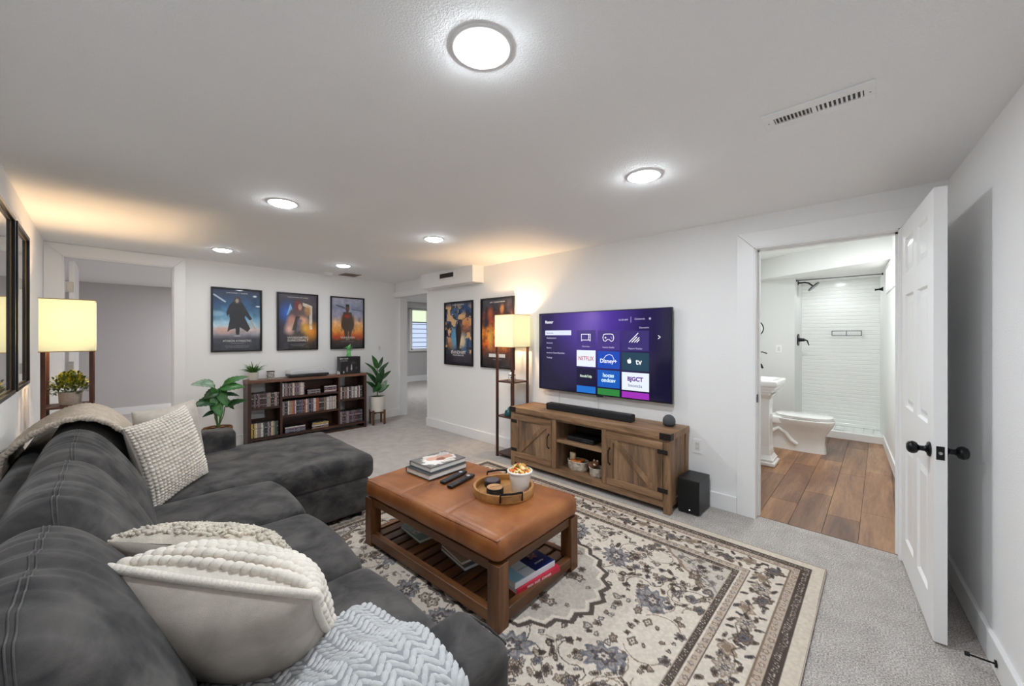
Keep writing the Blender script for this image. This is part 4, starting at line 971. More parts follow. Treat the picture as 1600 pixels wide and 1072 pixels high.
MB().blob(Matrix.Translation((3.008, 1.858, .208)) @ Matrix.Diagonal((.010, .014, .011, 1)), 8, 6).build('muzzle', mat('cream_plush', '#cbb89f', .95), tb_, smooth=True)
# subwoofer on the floor
sw = thing('subwoofer', 'black floor-standing subwoofer box beside the media console', 'speaker', (3.17, 1.075, 0))
MB().box(3.065, 3.305, .985, 1.145, .010, .262).build('cabinet', mat('satin_black', '#15171a', .42), sw, bevel=.003)
MB().box(3.060, 3.066, .988, 1.142, .014, .258).build('front_grille', mat('grille_black', '#070809', .7, bmp=(500, .4, .002)), sw, bevel=.001)
for (x, y) in ((3.09, 1.01), (3.28, 1.01), (3.09, 1.12), (3.28, 1.12)): MB().cyl((x, y, 0), (x, y, .0105), .012, n=10).build('foot', M['plastic'], sw)
MB().cyl((3.0595, 1.055, .035), (3.0585, 1.055, .035), .0045, n=8).build('status_light', emit('led', '#dfeaf5', 1.5), sw)
# ================================================================ TELEVISION
tv = thing('television', 'large wall-mounted television showing a purple streaming menu', 'television', (3.28, 1.997, 1.20))
TY0, TY1, TZ0, TZ1 = 1.268, 2.726, .790, 1.613
MB().box(3.272, 3.300, TY0, TY1, TZ0, TZ1).build('casing', M['plastic'], tv, bevel=.002)
MB().box(3.30, 3.338, 1.75, 2.25, 1.0, 1.42).build('wall_bracket', M['matt_black'], tv)
MB().box(3.268, 3.280, 1.93, 2.0, TZ0-.012, TZ0+.001).build('logo_tab', M['plastic'], tv, bevel=.002)
m, nt, b = newmat('tv_screen'); tc = nt.nodes.new('ShaderNodeTexCoord'); v = tc.outputs['Object']
def sph(cx, cy, cz, sc_, c0):
    mp = nt.nodes.new('ShaderNodeMapping'); mp.inputs['Location'].default_value = (0, -cy*sc_[0], -cz*sc_[1]); mp.inputs['Scale'].default_value = (0, sc_[0], sc_[1])
    nt.links.new(v, mp.inputs[0]); g_ = nt.nodes.new('ShaderNodeTexGradient'); g_.gradient_type = 'SPHERICAL'; nt.links.new(mp.outputs[0], g_.inputs[0]); return g_.outputs['Fac'] if 'Fac' in g_.outputs else g_.outputs[1]
f = sph(0, .05, .33, (1.25, 1.3), 0)
cr = ramp(nt, f, [(.0, C('#120e2c')), (.35, C('#251a4e')), (.7, C('#46308c')), (1, C('#5d41b0'))])
b.inputs['Base Color'].default_value = (0.003, .003, .006, 1); nt.links.new(cr, b.inputs['Emission Color']); b.inputs['Emission Strength'].default_value = 1.0
b.inputs['Roughness'].default_value = .12
scn = MB().box(3.2705, 3.2722, TY0+.008, TY1-.008, TZ0+.012, TZ1-.008).build('screen', m, tv)
SX = 3.270
def sp(u, v): return TY1-(TY1-TY0)*u, TZ1-(TZ1-TZ0)*v     # u from left, v from top, 0..1
def tile(u0, v0, u1, v1, m_, nm='menu_tile', t=.0012):
    a, c_ = sp(u0, v0), sp(u1, v1); return MB().box(SX-t, SX+.0006, c_[0], a[0], c_[1], a[1]).build(nm, m_, scn)
def ttx(s, u, v, size, m_, align='CENTER', bold=0, sx=1.0, nm='lettering'):
    y, z = sp(u, v); o = Vector((SX-.0016, y, z))-Vector((3.28, 1.997, 1.20)); return text(s, size, m_, scn, frame_mtx(o, (0, -1, 0), (0, 0, 1)), name=nm, align=align, ext=.0003, bold=bold, sx=sx)
WHT = emit('menu_white', '#f4f4fa', 1.0); SOFT = emit('menu_soft', '#c9c4e2', .9)
ttx('Roocr', .062, .118, .042, WHT, 'LEFT', .0012); ttx('16:18 AM', .66, .118, .024, SOFT, 'LEFT'); ttx('Ciclownie', .77, .112, .024, SOFT, 'LEFT'); ttx('Daxoetrie', .80, .208, .022, SOFT, 'LEFT')
tile(.745, .085, .7465, .15, SOFT); ttx('*', .868, .125, .05, WHT)
ttx('>', .925, .315, .075, WHT, sx=.6)
tile(.062, .228, .295, .288, emit('menu_bar', '#d6def2', 1.0))
ttx('Spatitenie', .075, .260, .023, emit('menu_dark', '#4a4a66', 1), 'LEFT')
for i, s in enumerate(('Realtimetvori', 'Sortorio', 'Saorre', 'Inovwve Givwr/Raodrlav', 'Tattingr')): ttx(s, .075, .325+i*.064, .024, SOFT, 'LEFT')
U = [(.342, .492), (.508, .668), (.684, .862)]; Vv = [(.228, .452), (.470, .668), (.690, .888), (.905, .985)]
cl = [['#3f2f7c', '#40307c', '#352a6a'], ['#dfe6f4', '#1546b0', '#1f3f52'], ['#161434', '#1457b4', '#dfe6f6'], ['#1f6cc4', '#2f7e3c', '#9a2fb0']]
for r_i, (v0, v1) in enumerate(Vv):
    for c_i, (u0, u1) in enumerate(U): tile(u0, v0+.006*c_i, u1, min(v1+.006*c_i, .985), emit('tile_%d%d' % (r_i, c_i), cl[r_i][c_i], 1.0))
def icon(lines, cu, cv, s, w=.0032):
    q = MB()
    for ln in lines:
        pts = [(SX-.0018, sp(cu, cv)[0]-x*s, sp(cu, cv)[1]+y*s) for x, y in ln]; q.tube(pts, w, 5)
    return q.build('icon', WHT, scn)
icon([[(-1, .6), (1, .6), (1, -.5), (-1, -.5), (-1, .6)], [(-1, -.5), (-.9, -.75)], [(1, -.5), (.9, -.75)], [(.62, .6), (.62, -.5)], [(.75, .3), (.86, .3)], [(.75, 0), (.86, 0)]], .417, .315, .052)
icon([[(-1, 0), (-.85, .5), (-.5, .6), (.5, .6), (.85, .5), (1, 0), (.85, -.5), (.5, -.6), (.2, -.3), (-.2, -.3), (-.5, -.6), (-.85, -.5), (-1, 0)], [(-.65, 0), (-.35, 0)], [(-.5, .15), (-.5, -.15)], [(.45, .1), (.5, .1)], [(.6, -.05), (.65, -.05)]], .588, .318, .058)
icon([[(-1, -.7), (.55, .8)], [(-.55, -.7), (.35, .2)], [(-.1, -.7), (.75, .1)], [(.3, -.7), (.75, -.25)]], .773, .320, .056, .0036)
ttx('Dwortion', .417, .425, .022, SOFT); ttx('Voenie Stodlo', .588, .430, .022, SOFT); ttx('Playtori Rieidui', .773, .437, .022, SOFT)
ttx('NETFLIX', .417, .572, .057, emit('logo_red', '#b3202c', 1), bold=.0006, sx=.82)
ttx('Disney+', .588, .590, .054, WHT, bold=.0008)
icon([[(-.95, .15), (-.5, .7), (.1, .9), (.6, .75), (.9, .2), (.95, -.2)]], .592, .575, .058, .0022)
q = MB(); cy_, cz_ = sp(.735, .575)
prof = [(0, -.95), (.35, -1.0), (.75, -.6), (.72, -.15), (.6, .1), (.72, .45), (.4, .65), (.05, .52), (-.35, .65), (-.75, .4), (-.85, -.1), (-.65, -.65), (-.35, -1.0)]
q.prism([(cy_-x*.024, cz_+y*.024) for x, y in prof][::-1], SX-.0022, SX-.001, axis='x')
q.prism([(cy_-x*.024, cz_+y*.024) for x, y in [(0, .7), (.1, 1.05), (.4, 1.25), (.35, .9)]][::-1], SX-.0022, SX-.001, axis='x'); q.build('apple_logo', WHT, scn)
ttx('tv', .797, .582, .075, WHT, bold=.0012)
ttx('RinodisTulip', .417, .785, .034, emit('logo_pale', '#cfe3d0', 1), bold=.0009, sx=.8)
ttx('hocas', .588, .755, .052, emit('logo_ice', '#c9e6f7', 1), bold=.0018); ttx('ondcav', .588, .812, .052, emit('logo_ice', '#c9e6f7', 1), bold=.0018)
ttx('BJGCT', .773, .775, .052, emit('logo_violet', '#5a1f86', 1), bold=.0022); ttx('bxoocia', .773, .845, .042, emit('logo_ink', '#4a4d58', 1))
for y in (2.50, 2.02):
    q = MB(); q.tube([(3.337, y, TZ0+.04), (3.336, y-.002, .70), (3.337, y, CZ+.002)], .0028, 6)
    tag(q.build('power_cord', mat('white_cable', '#d9d6d0', .5)), 'thin pale cable hanging down the wall '+('left of the soundbar centre' if y > 2.2 else 'from the middle of the television'), 'cable')
# ================================================================ POSTERS
W_, H_ = .536, .79
def canvas(nx_, ny_): return np.meshgrid(np.linspace(0, 1, nx_+1), np.linspace(0, 1, ny_+1))
def poly(im, X, Y, pts, col, a=1.0):
    ins = np.zeros(X.shape, bool); n = len(pts)
    for i in range(n):
        (x0, y0), (x1, y1) = pts[i], pts[(i+1) % n]
        if y0 == y1: continue
        c = ((y0 > Y) != (y1 > Y)) & (X < (x1-x0)*(Y-y0)/(y1-y0)+x0); ins ^= c
    mm = (ins*a)[..., None]; im[:] = im*(1-mm)+hx(col)*mm
def blob_(im, X, Y, cx, cy, rx, ry, col, a=1.0, soft=.5, nz=None, na=.5):
    d = np.hypot((X-cx)/rx, (Y-cy)/ry)
    if nz is not None: d = d+(nz-.5)*na
    mm = (np.clip((1-d)/soft, 0, 1)*a)[..., None]; im[:] = im*(1-mm)+hx(col)*mm
def vgrad(Y, stops):
    y = np.array([s[0] for s in stops]); c = np.array([hx(s[1]) for s in stops]); return np.stack([np.interp(Y, y, c[:, k]) for k in range(3)], -1)
NXP, NYP = 128, 188
def art1():
    X, Y = canvas(NXP, NYP); n = vnoise(NYP+1, NXP+1, 22, 1); im = vgrad(Y, [(0, '#33363f'), (.18, '#3d414c'), (.26, '#8a8790'), (.34, '#c3b4b2'), (.42, '#a9c6d6'), (.55, '#5f93b5'), (.75, '#2c557f'), (1, '#1c2d4a')])
    im *= (.78+.5*vnoise(NYP+1, NXP+1, 16, 2))[..., None]
    poly(im, X, Y, [(.0, .90), (.25, .78), (.27, .80), (.02, .92)], '#dff0fb', .8); blob_(im, X, Y, .88, .91, .06, .022, '#f4fbff'); blob_(im, X, Y, .95, .74, .07, .015, '#e6f4fb')
    blob_(im, X, Y, .1, .6, .2, .06, '#9fc5da', .6, nz=n); blob_(im, X, Y, .22, .32, .25, .08, '#dca99a', .6, nz=n)
    K = '#1f1c22'
    poly(im, X, Y, [(.40, .80), (.33, .74), (.27, .62), (.29, .56), (.33, .60), (.34, .50), (.29, .30), (.36, .34), (.46, .36), (.47, .26), (.545, .26), (.55, .38), (.64, .34), (.72, .30), (.78, .36), (.66, .54), (.67, .58), (.76, .50), (.82, .52), (.74, .62), (.66, .72), (.60, .80)], K, .95)
    blob_(im, X, Y, .50, .83, .10, .075, '#3a3238', 1, .3); blob_(im, X, Y, .495, .82, .045, .045, '#b5a49d', .9, .4); poly(im, X, Y, [(.76, .50), (.80, .51), (.90, .36), (.87, .35)], '#b3a49e', .8)
    return np.clip(im, 0, 1)
def art2():
    X, Y = canvas(NXP, NYP); n = vnoise(NYP+1, NXP+1, 14, 3); im = vgrad(Y, [(0, '#2a2a30'), (.2, '#33323a'), (1, '#3c3d52')])
    blob_(im, X, Y, .22, .66, .30, .26, '#2a63c4', 1, .8, n); blob_(im, X, Y, .85, .32, .30, .24, '#e08a2f', 1, .8, n); poly(im, X, Y, [(.30, .84), (.20, .60), (.36, .70)], '#8fc8ef', .8)
    poly(im, X, Y, [(.62, .86), (.88, .80), (.88, .36), (.80, .36), (.80, .74), (.62, .80)], '#eadfd4', .9); blob_(im, X, Y, .74, .70, .12, .12, '#b98652', .9, .5, n)
    blob_(im, X, Y, .47, .62, .28, .17, '#5a4750', 1, .4, n); blob_(im, X, Y, .33, .50, .16, .16, '#c79487', 1, .6, n); blob_(im, X, Y, .62, .52, .20, .12, '#c9977f', 1, .6, n); blob_(im, X, Y, .27, .36, .18, .14, '#d9b1a5', 1, .7, n)
    blob_(im, X, Y, .50, .80, .12, .115, '#6b2d35', 1, .3); blob_(im, X, Y, .55, .775, .065, .075, '#d3a08b', 1, .4); poly(im, X, Y, [(.44, .60), (.55, .60), (.42, .34), (.34, .34)], '#231f28', .9); poly(im, X, Y, [(.48, .56), (.60, .54), (.56, .34), (.46, .30)], '#6c6a98', .7)
    blob_(im, X, Y, .70, .38, .2, .14, '#f0b54a', .8, .8, n); return np.clip(im*(.8+.4*n[..., None]), 0, 1)
def art3():
    X, Y = canvas(NXP, NYP); n = vnoise(NYP+1, NXP+1, 14, 5); im = vgrad(Y, [(0, '#2d2b30'), (.14, '#4b3a35'), (.22, '#c2562b'), (.34, '#f0a04a'), (.5, '#e8b889'), (.62, '#a9a3b8'), (.8, '#8f97b4'), (1, '#b0afc0')])
    im *= (.85+.3*n)[..., None]; poly(im, X, Y, [(.12, .87), (.40, .82), (.42, .78), (.14, .84)], '#4c4a55', .8); poly(im, X, Y, [(.62, .79), (.95, .77), (.95, .75), (.62, .77)], '#5a5863', .7)
    for s in (-1, 1): blob_(im, X, Y, .5+s*.17, .50, .055, .19, '#8d5f3c', 1, .4); blob_(im, X, Y, .5+s*.2, .35, .03, .04, '#a87a57', 1, .4)
    poly(im, X, Y, [(.36, .72), (.62, .72), (.70, .46), (.62, .30), (.60, .16), (.54, .16), (.52, .36), (.49, .16), (.41, .16), (.38, .34), (.30, .44)], '#4b3f36', .96)
    blob_(im, X, Y, .49, .63, .12, .06, '#b03a2c', .9, .6, n); poly(im, X, Y, [(.45, .70), (.53, .70), (.53, .80), (.45, .80)], '#5f4234', 1); blob_(im, X, Y, .49, .80, .068, .075, '#5f4234', 1, .15); poly(im, X, Y, [(.43, .835), (.55, .835), (.545, .88), (.435, .88)], '#332c2b', 1)
    blob_(im, X, Y, .15, .2, .12, .06, '#b8482a', .8, .6, n); blob_(im, X, Y, .86, .2, .12, .06, '#b8482a', .8, .6, n); blob_(im, X, Y, .88, .56, .06, .06, '#8a7484', .8, .5, n); return np.clip(im, 0, 1)
def art4():
    X, Y = canvas(NXP, NYP); n = vnoise(NYP+1, NXP+1, 18, 7, 4); n2 = vnoise(NYP+1, NXP+1, 10, 8, 3)
    im = np.where((n > .56)[..., None], hx('#dcb27e'), np.where((n2 > .5)[..., None], hx('#355a82'), hx('#23263a'))).astype(float)
    blob_(im, X, Y, .8, .62, .3, .2, '#c56a36', .8, .9, n); blob_(im, X, Y, .2, .35, .25, .14, '#c97a40', .8, .8, n); blob_(im, X, Y, .75, .9, .3, .12, '#1d3f74', .8, .8); blob_(im, X, Y, .35, .42, .16, .2, '#5ba0c9', .9, .4, n2); blob_(im, X, Y, .66, .38, .17, .17, '#e6d3ae', .9, .6, n2)
    poly(im, X, Y, [(.50, .72), (.40, .55), (.44, .22), (.53, .22), (.62, .52)], '#14151f', .97); blob_(im, X, Y, .12, .6, .06, .05, '#1d1a1c', .9); mk = np.clip((.2-Y)/.05, 0, 1)[..., None]; im = im*(1-mk)+hx('#2a2430')*mk
    mk = np.clip((Y-.93)/.05, 0, 1)[..., None]*.7; return np.clip(im*(1-mk)+hx('#222a44')*mk, 0, 1)
def art5():
    X, Y = canvas(NXP, NYP); n = vnoise(NYP+1, NXP+1, 16, 9, 4); n2 = vnoise(NYP+1, NXP+1, 9, 10, 3); im = vgrad(Y, [(0, '#262228'), (.15, '#3a2622'), (.3, '#c0571f'), (.5, '#e58a2e'), (.7, '#8a3a24'), (.85, '#3a2c32'), (1, '#2c2b33')])
    im *= (.45+1.1*n2)[..., None]; blob_(im, X, Y, .28, .42, .1, .24, '#f8c855', .8, .9, n); blob_(im, X, Y, .68, .34, .25, .14, '#f19a3a', .8, .9, n); blob_(im, X, Y, .65, .85, .09, .09, '#e8974f', .9, .6, n2); blob_(im, X, Y, .28, .80, .12, .12, '#c2603a', .9, .7, n2); blob_(im, X, Y, .12, .66, .12, .12, '#232134', .9, .6, n)
    blob_(im, X, Y, .85, .75, .12, .12, '#2b2530', .9, .6, n); return np.clip(im, 0, 1)
PW = mat('poster_white', '#e9e7e4', .5); PG = mat('poster_grey', '#9c9ba0', .5)
def poster(label, o, ex, art, words, w_=W_, h_=H_):
    """o centre on wall, ex direction of the poster's right as seen"""
    ez = Vector((0, 0, 1)); nrm = Vector(ex).cross(ez)
    p = thing('framed_poster', label, 'poster', o); p.matrix_world = frame_mtx(o, ex, (0, 0, 1)); p.rotation_euler = frame_mtx(o, ex, (0, 0, 1)).to_euler(); p.location = o
    b_ = .019
    for a in ((-w_/2, w_/2, h_/2-b_, h_/2), (-w_/2, w_/2, -h_/2, -h_/2+b_), (-w_/2, -w_/2+b_, -h_/2+b_, h_/2-b_), (w_/2-b_, w_/2, -h_/2+b_, h_/2-b_)): MB().box(a[0], a[1], a[2], a[3], .0015, .026).build('frame_rail', M['frame'], p, bevel=.002, world=False)
    colmesh('print', w_-2*b_, h_-2*b_, NXP, NYP, art, attrmat('poster_print', .28, coat=.55), p, Matrix.Translation((0, 0, .010)))
    MB().box(-w_/2+.01, w_/2-.01, -h_/2+.01, h_/2-.01, .0015, .008).build('backing', M['matt_black'], p, world=False)
    for s, x, y, sz, m_, sx in words: text(s, sz, m_, p, frame_mtx((x, y, .0106), (1, 0, 0), (0, 1, 0)), ext=.0002, sx=sx)
    return p
def bwall(x): return Vector((x, yb(x), 1.567))
bx = Vector((1, .0685, 0)).normalized()
poster('black-framed poster of a lone cloaked figure under a blue sky, leftmost on the back wall', bwall(1.087)+Vector((0, -.0015, 0)), bx, art1(),
       [('DUN DITOW  7  RUNDEL', 0, .335, .020, PW, 1), ('LUMINO', 0, -.20, .018, PW, 1), ('ATAICN ATAGCTIC', 0, -.262, .034, PW, 1), ('SOIOTIAE RUNITIAE', 0, -.292, .015, PG, 1), ('IIDNT HIDOR ITIN VIDIR OTINIO TI HAIOTR', 0, -.325, .013, PG, 1), ('OHIT HADR TIIO OTINAR IIDO TAHNOR', 0, -.342, .013, PG, 1)])
poster('black-framed poster of a red-haired figure with crossed arms, middle of the back wall', bwall(1.798)+Vector((0, -.0015, 0)), bx, art2(),
       [('TOALO IN DIANIA AND SUNSALL', 0, .335, .018, PW, 1), ('WODOIETIC', 0, -.225, .042, PW, 1.15), ('SUNCONALT', 0, -.262, .042, PW, 1.1), ('IIDNT HIDOR ITIN VIDIR OTINIO', 0, -.315, .013, PG, 1), ('OHIT HADR TIIO OTINAR', 0, -.335, .013, PG, 1)])
poster('black-framed poster of a standing man against an orange sunset, rightmost on the back wall', bwall(2.51)+Vector((0, -.0015, 0)), bx, art3(),
       [('SUL VAINOTER SIRION EATNO', 0, .33, .017, PG, 1), ('NUNUOIDN', 0, -.225, .040, PW, 1), ('DO TI', 0, -.255, .022, PW, 1), ('IIDNT HIDOR ITIN VIDIR OTINIO', 0, -.285, .013, PG, 1)])
ty = Vector((0, -1, 0))
poster('black-framed poster of a dark hooded figure in a blue swirl, beside the hall doorway', Vector((3.3385, 4.228, 1.404)), ty, art4(),
       [('JANIOLOT  ODI  IBOTITA', 0, .395, .022, PW, 1), ('DANDNUT', 0, -.265, .062, PW, 1.05), ('PONITIARIA HIL', 0, -.305, .030, PW, 1.15)], .625, .885)
p5_ = poster('black-framed poster of fiery orange explosions, partly behind the right floor lamp', Vector((3.3385, 3.452, 1.406)), ty, art5(),
       [('LAW  7  DAKNUNTAMAOR', 0, .385, .022, PW, 1), ('NIDALTO HIL TA', 0, -.335, .02, PG, 1)], .60, .885)
for (x0, x1) in ((-.15, -.01), (.03, .14)): MB().box(x0, x1, -.305, -.262, .0102, .0108).build('title_bar', PW, p5_, world=False)
# framed mirror-like pictures on the left wall
GL = mat('picture_glass', '#6a6866', .04, spec=1.0, coat=1.0); GOLD = mat('aged_gold', '#6e5634', .35, .7)
def glass_frame(label, y0, y1, z0, z1):
    ym = (y0+y1)/2; p = thing('framed_picture', label, 'picture', (xl(ym)+.001, ym, (z0+z1)/2)); sl = (xl(y1)-xl(y0))/(y1-y0)
    X = lambda y, d: xl(y)+.002+d
    def bar(a, b_, c_, d_, t, nm, m_, off=0):
        MB().prism([(X(a, off), a), (X(a, t), a), (X(b_, t), b_), (X(b_, off), b_)], c_, d_).build(nm, m_, p, bevel=.002)
    w_ = .022
    for a in ((y0, y1, z1-w_, z1), (y0, y1, z0, z0+w_), (y0, y0+w_, z0+w_, z1-w_), (y1-w_, y1, z0+w_, z1-w_)): bar(*a, .030, 'frame_rail', M['frame'])
    w2_ = .029
    for a in ((y0+w_, y1-w_, z1-w2_, z1-w_), (y0+w_, y1-w_, z0+w_, z0+w2_), (y1-w2_, y1-w_, z0+w2_, z1-w2_)): bar(*a, .0165, 'gilt_fillet', GOLD)
    bar(y0+w_, y1-w_, z0+w_, z1-w_, .014, 'glazing', GL)
glass_frame('tall black and gilt framed glazed picture nearest the left floor lamp', 3.60, 4.20, 1.045, 2.035)
glass_frame('tall black and gilt framed glazed picture cut off by the left edge', 2.92, 3.515, 1.045, 2.035)
# ================================================================ FLOOR LAMPS
LW = wood('lamp_walnut', ('#2e1810', '#4a281b', '#5e3626'), 'z', 1.5, .45, .5, bs=.1)
m, nt, b = newmat('lamp_shade'); b.inputs['Base Color'].default_value = (*C('#efe8de'), 1); b.inputs['Roughness'].default_value = .8
b.inputs['Emission Color'].default_value = (1, .84, .60, 1); b.inputs['Emission Strength'].default_value = .10
tr_ = nt.nodes.new('ShaderNodeBsdfTranslucent'); tr_.inputs[0].default_value = (.52, .60, .56, 1); mx_ = nt.nodes.new('ShaderNodeMixShader'); mx_.inputs[0].default_value = .55
nt.links.new(b.outputs[0], mx_.inputs[1]); nt.links.new(tr_.outputs[0], mx_.inputs[2]); nt.links.new(mx_.outputs[0], nt.nodes['Material Output'].inputs[0]); SHADE = m
def floor_lamp(label, x0, x1, y0, y1, zt, zs, shelves):
    o = thing('floor_lamp', label, 'floor lamp', ((x0+x1)/2, (y0+y1)/2, 0)); p = .024
    for x in (x0, x1-p):
        for y in (y0, y1-p): MB().box(x, x+p, y, y+p, 0, zs+.015).build('post', LW, o, bevel=.0015)
    for z in shelves: MB().box(x0+.002, x1-.002, y0+.002, y1-.002, z-.014, z).build('shelf', LW, o, bevel=.0015)
    e = .008; q = MB(); q.prism([(x0-e, y0-e), (x1+e, y0-e), (x1+e, y1+e), (x0-e, y1+e)], zs, zt); q.f = q.f[2:]
    q.build('lamp_shade', SHADE, o, solid=.002)
    q = MB(); q.tube([(x0-e, y0-e, zs), (x1+e, y0-e, zs), (x1+e, y1+e, zs), (x0-e, y1+e, zs)], .003, 6, closed=True); q.tube([(x0-e, y0-e, zt), (x1+e, y0-e, zt), (x1+e, y1+e, zt), (x0-e, y1+e, zt)], .003, 6, closed=True)
    q.build('shade_trim', mat('shade_trim', '#b9955e', .7), o)
    cx, cy = (x0+x1)/2, (y0+y1)/2; MB().box(x0+.02, x1-.02, cy-.01, cy+.01, zs+.012, zs+.022).build('socket_bar', LW, o)
    MB().lathe([(0, 0), (.012, .0), (.014, .04), (.03, .08), (.032, .10), (.02, .125), (0, .135)], 16, c=(cx, cy, zs+.022)).build('bulb', emit('bulb', '#ffdca8', 14), o, smooth=True)
    lamp('lamp_bulb', 'POINT', (cx, cy, zs+.24), 22, (1, .66, .36), .035)
    return o
floor_lamp('walnut shelf floor lamp with square glowing shade, right of the posters by the console', 3.035, 3.30, 2.90, 3.17, 1.605, 1.243, (.045, .465, .858))
floor_lamp('walnut shelf floor lamp with square glowing shade at the left doorway', -.345, -.093, 4.20, 4.455, 1.630, 1.256, (.045, .465, .862))
# ================================================================ CEILING FIXTURES
LENSES = [emit('light_lens_%d' % k, '#f1f9ff', e) for k, e in enumerate((125, 120, 90, 90, 48, 48))]
names = ['nearest the camera, at top of the photo', 'before the open bathroom door', 'second from the camera in the left row', 'above the right floor lamp in the right row', 'farthest of the left row near the bedroom door', 'farthest of the right row near the smoke detector']
for (x, y), s, LENS in zip(DOWN, names, LENSES):
    o = thing('recessed_light', 'round white recessed ceiling light '+s, 'ceiling light', (x, y, CEIL), group=None); o['group'] = 'recessed ceiling lights'
    MB().lathe([(.076, -.003), (.080, -.006), (.090, -.0055), (.096, -.003), (.097, -.0005), (.076, -.0005)], 40, c=(x, y, CEIL)).build('trim_ring', M['trim'], o, smooth=True)
    MB().lathe([(0, -.020), (.04, -.019), (.062, -.015), (.073, -.009), (.0757, -.003), (0, -.003)], 40, c=(x, y, CEIL)).build('lens', LENS, o, smooth=True)
cv = thing('ceiling_vent', 'long white ceiling register with two banks of louvres', 'vent', (1.92, .18, CEIL))
zc = CEIL-.0005; VX0, VX1, VY0, VY1 = 1.845, 1.992, .012, .355; sx0, sx1 = 1.893, 1.945
q = MB(); q.box(VX0, sx0, VY0, VY1, zc-.007, zc); q.box(sx1, VX1, VY0, VY1, zc-.007, zc); q.box(sx0, sx1, VY0, VY0+.032, zc-.007, zc); q.box(sx0, sx1, VY1-.034, VY1, zc-.007, zc); q.box(sx0, sx1, .182, .197, zc-.007, zc)
q.build('face_plate', M['trim'], cv, bevel=.0015)
MB().box(sx0, sx1, VY0+.03, VY1-.03, zc-.0012, zc-.0002).build('duct_shadow', mat('duct_grey', '#59564f', .8), cv)
for (a, b_, t_) in ((.044, .182, -.6), (.197, .321, .6)):
    n = 10
    for k in range(n):
        y = a+(b_-a)*(k+.5)/n; MB().box(sx0, sx1, y-.0035, y+.0035, zc-.0062, zc-.0052, M=Matrix.Translation((0, y, zc-.0055)) @ Matrix.Rotation(t_, 4, 'X') @ Matrix.Translation((0, -y, -(zc-.0055)))).build('louvre', M['trim'], cv)
for y in (.027, .340): MB().cyl((1.92, y, zc-.0082), (1.92, y, zc-.007), .0028, n=8).build('screw', mat('screw_grey', '#8f8f8c', .4, .6), cv)
sd = thing('smoke_detector', 'small round white smoke detector on the ceiling by the back wall', 'smoke detector', (2.14, 5.70, CEIL))
MB().lathe([(0, -.038), (.040, -.036), (.050, -.026), (.054, -.012), (.070, -.010), (.072, -.0005)], 28, c=(2.14, 5.70, CEIL)).build('housing', M['trim'], sd, smooth=True)
cv2 = thing('ceiling_vent', 'small square taupe ceiling grille beside the smoke detector', 'vent', (2.42, 5.62, CEIL))
q = MB(); q.box(2.30, 2.54, 5.50, 5.74, CEIL-.010, CEIL-.001); q.build('frame', mat('vent_taupe', '#a1958c', .6), cv2, bevel=.002)
for k in range(6): MB().box(2.32, 2.52, 5.525+k*.034, 5.545+k*.034, CEIL-.013, CEIL-.010).build('louvre', mat('vent_dark', '#77695f', .6), cv2)
# ================================================================ OPEN SIX-PANEL DOOR
dr = thing('panel_door', 'white six-panel door standing open at the bathroom, black knobs', 'door', (3.325, -.092, .012), (0, 0, PI+.097))
DWd, DH, DT = .800, 2.015, .042; rails = [(0, .165), (.735, .945), (1.595, 1.715), (1.92, DH)]; stl = [(0, .115), (.352, .448), (.685, DWd)]
for a, b_ in ((stl[0]), (stl[2])): MB().box(a, b_, 0, DT, 0, DH).build('stile', M['trim'], dr, world=False)
for a, b_ in rails: MB().box(stl[0][1], stl[2][0], 0, DT, a, b_).build('rail', M['trim'], dr, world=False)
pz = [(.165, .735), (.945, 1.595), (1.715, 1.92)]
for a, b_ in pz: MB().box(stl[1][0], stl[1][1], 0, DT, a, b_).build('mullion', M['trim'], dr, world=False)
for (a, b_) in pz:
    for (x0, x1) in ((stl[0][1], stl[1][0]), (stl[1][1], stl[2][0])):
        q = MB()
        for (yo, yi, ym) in ((.0, .011, .004), (DT, DT-.011, DT-.004)):   # ogee down, flat, raised field
            rings = []
            for (ins, yy) in ((0, yo), (.010, yi), (.024, yi), (.050, ym)): rings.append([(x0+ins, yy, a+ins), (x1-ins, yy, a+ins), (x1-ins, yy, b_-ins), (x0+ins, yy, b_-ins)])
            vs = sum(rings, []); fs = []
            for k in range(3):
                for i in range(4): f_ = (k*4+i, k*4+(i+1) % 4, (k+1)*4+(i+1) % 4, (k+1)*4+i); fs.append(f_ if yo == 0 else f_[::-1])
            fs.append((12, 13, 14, 15) if yo == 0 else (15, 14, 13, 12)); q.add(vs, fs)
        q.build('panel', M['trim'], dr, world=False)
kz = .838; kx = DWd-.065
for s, nm in ((-1, 'front_knob'), (1, 'rear_knob')):
    y0 = 0 if s < 0 else DT; Mx = Matrix.Translation((kx, y0, kz)) @ Matrix.Rotation(s*-PI/2, 4, 'X')
    q = MB().lathe([(0, 0), (.033, 0), (.034, .004), (.030, .009), (.018, .012), (.0125, .018), (.0115, .032), (.015, .038), (.024, .043), (.0285, .053), (.0285, .062), (.024, .071), (.014, .0765), (0, .078)], 28, M=Mx)
    tag(q.build('door_knob', M['black'], dr, smooth=True, world=False), label='round black door knob')
MB().box(DWd-.0005, DWd+.0015, .008, .034, kz-.030, kz+.030).build('latch_plate', M['black'], dr, bevel=.004, world=False)
MB().lathe([(0, 0), (.0075, 0), (.006, .006), (0, .008)], 14, M=Matrix.Translation((DWd+.001, .021, kz)) @ Matrix.Rotation(PI/2, 4, 'Y')).build('latch_bolt', mat('brushed_steel', '#b9b9b6', .35, .9), dr, smooth=True, world=False)
for z in (.2, 1.0, 1.8): MB().cyl((-.004, .046, z-.045), (-.004, .046, z+.045), .0065, n=10).build('hinge', mat('brushed_steel', '#b9b9b6', .35, .9), dr, smooth=True, world=False)
